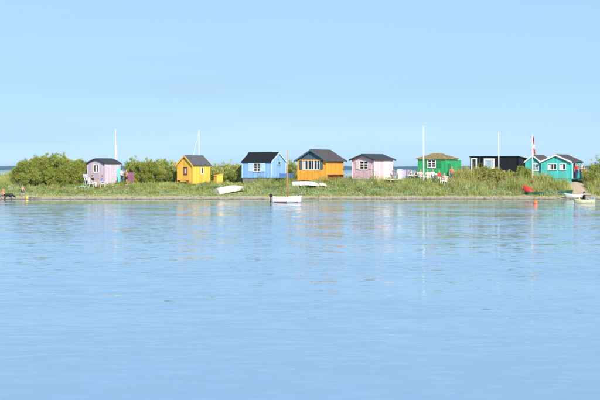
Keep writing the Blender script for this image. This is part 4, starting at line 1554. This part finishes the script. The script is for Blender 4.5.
# children and dog at the left end of the beach
person('bare-chested child standing by the yellow bucket on the beach', gl(22.0, 138.6), R(-35), 'stride', c_tan, c_navy, M_hair_b, height=1.15, bare_legs=True, arms='reach', lean=.25, shoe=M_skin, bare_top=True)
person('person in orange top crouching on the beach at the left edge', gl(1.4, 138.2), R(0), 'crouch', c_dullor, c_denim, M_hair_b, height=1.5, bare_legs=True, arms='reach', lean=.5, shoe=M_skin)
t = thing('bucket', 'small yellow beach bucket at the water edge', 'bucket', gl(27, 137.2), 0)
mb = MB()
n = 14
for (r0, r1, z0, z1) in ((.10, .14, 0, .24),):
    mb.tube([(0, 0, z0), (0, 0, z1)], [r0, r1], n)
mb.build('tub', c_yell, t)
mb = MB(); mb.tube([(  .14 * math.cos(a), 0, .23 + .12 * math.sin(a)) for a in np.linspace(0, math.pi, 9)], .009, 5); mb.build('handle', M_white, t)
mb = MB(); mb.tube([(0, 0, .225), (0, 0, .25)], [.147, .147], n); mb.build('rim', c_yell, t)

M_fur = pmat('black_fur', (.012, .011, .011), rough=.5, var=.3, vscale=20, bump=.6, bscale=60)
def dog(loc, rz):
    t = thing('dog', 'big black dog nosing along the water edge', 'dog', loc, rz)
    caps = []
    def cp(a, ra, b, rb): caps.append((a, ra * 1.28, b, rb * 1.28, 0))
    cp((.24, 0, .47), .135, (.02, 0, .48), .125)       # deep chest
    cp((.26, 0, .43), .12, (.12, 0, .40), .12)
    cp((.02, 0, .48), .12, (-.26, 0, .50), .105)       # loin
    cp((-.26, 0, .49), .115, (-.34, 0, .46), .10)
    cp((.30, 0, .52), .095, (.48, 0, .40), .075)       # neck lowered
    cp((.48, 0, .39), .085, (.57, 0, .33), .072)       # skull
    cp((.58, 0, .315), .05, (.69, 0, .25), .036)       # muzzle
    for s in (1, -1):
        cp((.50, s * .075, .42), .026, (.53, s * .10, .30), .020)   # ears
        cp((.24, s * .09, .42), .07, (.20, s * .10, .27), .045)
        cp((.20, s * .10, .27), .042, (.24, s * .10, .13), .030)
        cp((.24, s * .10, .13), .030, (.24, s * .10, .04), .027)
        cp((.24, s * .10, .032), .033, (.30, s * .10, .028), .027)
        cp((-.32, s * .085, .44), .085, (-.22, s * .10, .29), .055)  # thigh to stifle
        cp((-.22, s * .10, .29), .050, (-.39, s * .10, .18), .032)   # stifle to hock
        cp((-.39, s * .10, .18), .030, (-.36, s * .10, .05), .026)
        cp((-.36, s * .10, .032), .032, (-.29, s * .10, .028), .026)
    cp((-.40, 0, .52), .035, (-.55, 0, .45), .032)
    cp((-.55, 0, .45), .032, (-.66, 0, .34), .018)
    fused('body', caps, [M_fur], t, voxel=.014)
    for s in (1, -1):
        mb = MB(); mb.ball((.60, s * .045, .365), .012, n=6, k=4); mb.build('eye', M_brown, t)
    mb = MB(); mb.ball((.715, 0, .255), .020, n=8, k=5); mb.build('nose', M_black, t)
dog(gl(8.6, 136.6, -.03), R(8))
t = thing('driftwood', 'thin weathered driftwood log on the left beach', 'log', gl(35, 137.4, .03), R(3))
mb = MB(); mb.tube([(-.6, 0, .04), (-.1, .05, .06), (.6, 0, .03)], [.05, .06, .03], 8); mb.build('stem', M_grey, t, smooth=True)
mb = MB(); mb.tube([(.1, .03, .06), (.3, .18, .16)], [.025, .01], 6); mb.build('branch', M_grey, t, smooth=True)

# ------------------------------------------------------------------ ground cover (after the huts, so that yards stay clear)
for hh_ in (lav, yel, blu, ora, pin, grn, blk, tea, h2):
    for f in np.linspace(.12, .88, 4):
        for g in np.linspace(.12, .88, 4):
            cx, cy, _ = hh_.world(hh_.Lr * f, hh_.Ll * g)
            CLEAR.append((cx, cy, .62))
for u_ in range(526, 574, 4):
    CLEAR.append((px(u_, 140.2), 140.2, .75))
for (u_, y_, r_) in ((92, 144.4, 1.0), (102, 144.4, 1.0), (97, 143.2, .8), (122, 146, .9), (127, 145.4, 1.0), (229, 141.9, 1.1), (224, 140.8, .9), (235, 141.8, .9),
                     (305, 144.8, .9), (298, 144.8, .9), (312, 144.8, .7), (580, 149, 1.0)):
    CLEAR.append((px(u_, y_), y_, r_))
r = np.random.default_rng(21)
tufts(15000, r, 3.0, 13.5, 1.0, 12, .22, .38, .014, M_grass, 'dune_grass', 'olive dune grass covering the spit', dens=lambda x, y, u, s: .95 - .45 * golden(u))
tufts(8500, r, 13, 26, 1.15, 12, .28, .35, .018, M_grass, 'back_grass', 'grass on the far side of the huts', dens=lambda x, y, u, s: np.where((u > 385) & (u < 425), .10, 1.0) * np.where((u > 330) & (u < 356), .2, 1))
tufts(9000, r, 4.0, 12.5, 1.15, 10, .20, .32, .016, M_reed, 'golden_grass', 'taller golden grass and reeds right of the green hut', dens=lambda x, y, u, s: golden(u) + .10, tonebias=.55)
tufts(900, r, 1.6, 3.6, .6, 10, .16, .5, .014, M_grass, 'pioneer_grass', 'sparse grass tufts creeping onto the sand', hconst=.2)
tufts(14000, r, 3.0, 13.5, 1, 9, .22, .6, .014, M_grass, 'short_turf', 'short turf on the trodden ground between taller plants', hconst=.13)
herbs(8000, r, 3.2, 10, .85, 26, .30, M_herb, 'beach_herbs', 'silvery green beach herbs along the front of the spit',
      dens=lambda x, y, u, s: (.35 + .65 * (gauss(u, 380, 60) + gauss(u, 490, 40) + gauss(u, 265, 40) + gauss(u, 20, 15))) * np.clip(1.25 - (s - 3) / 7, .1, 1))
herbs(3600, r, 4, 13, 1.1, 34, .40, M_scrub, 'low_shrubs', 'low green shrubs scattered through the grass', dens=lambda x, y, u, s: .30 + .5 * gauss(u, 280, 40) + .4 * gauss(u, 370, 30) + .3 * gauss(u, 60, 40))

def litter(n, y0, y1, ysd, size, flat, mat, name, label, seed):
    rr = np.random.default_rng(seed)
    x = rr.uniform(-62, 62, n)
    y = shore(x) + rr.uniform(y0, y1, n) + .25 * np.sin(x * .7) + rr.normal(0, ysd, n)
    z = np.maximum(H(x, y), 0)
    V, Q = [], []
    a = rr.uniform(0, 6.28, n); L = rr.uniform(*size, n); W = L * rr.uniform(.35, .8, n); T = L * flat * rr.uniform(.6, 1.4, n)
    for i in range(n):
        ca, sa = math.cos(a[i]), math.sin(a[i])
        k = len(V)
        for (lx, ly, lz) in ((-1, -.6, -.3), (1, -.7, -.3), (.9, .7, -.3), (-.8, .8, -.3), (-.6, -.4, 1), (.7, -.4, .8), (.5, .5, 1), (-.5, .4, .9)):
            px_, py_ = lx * L[i] / 2, ly * W[i] / 2
            V.append((x[i] + ca * px_ - sa * py_, y[i] + sa * px_ + ca * py_, z[i] + lz * T[i] / 2 + .005))
        Q += [(k + 4, k + 5, k + 6, k + 7), (k, k + 1, k + 5, k + 4), (k + 1, k + 2, k + 6, k + 5), (k + 2, k + 3, k + 7, k + 6), (k + 3, k, k + 4, k + 7)]
    o = npmesh(name, V, Q, mat)
    tag(o, label, name.split('_')[-1], kind='stuff')
litter(1100, .1, 1.3, .35, (.05, .24), .18, pmat('wet_seaweed', (.09, .075, .05), rough=.6, var=.4), 'seaweed', 'dark dried seaweed strewn along the waterline', 41)
litter(1500, .0, 3.4, .5, (.03, .14), .6, pmat('beach_pebble', (.34, .31, .28), rough=.8, var=.4), 'pebbles', 'small pebbles on the beach sand', 42)

# ------------------------------------------------------------------ haze
mh = bpy.data.materials.new('sea_haze')
mh.use_nodes = True
nn, ll = mh.node_tree.nodes, mh.node_tree.links
nn.remove(nn['Principled BSDF'])
pv = nn.new('ShaderNodeVolumePrincipled')
pv.inputs['Color'].default_value = (.36, .66, 1, 1)
pv.inputs['Density'].default_value = 0.0001
pv.inputs['Anisotropy'].default_value = 0.0
ll.new(pv.outputs[0], [x for x in nn if x.type == 'OUTPUT_MATERIAL'][0].inputs['Volume'])
mb = MB()
mb.box(-6200, 6200, -400, 6200, -3.5, 16)
hz = mb.build('haze', mh)
tag(hz, 'thin blue sea haze over the water', kind='stuff')
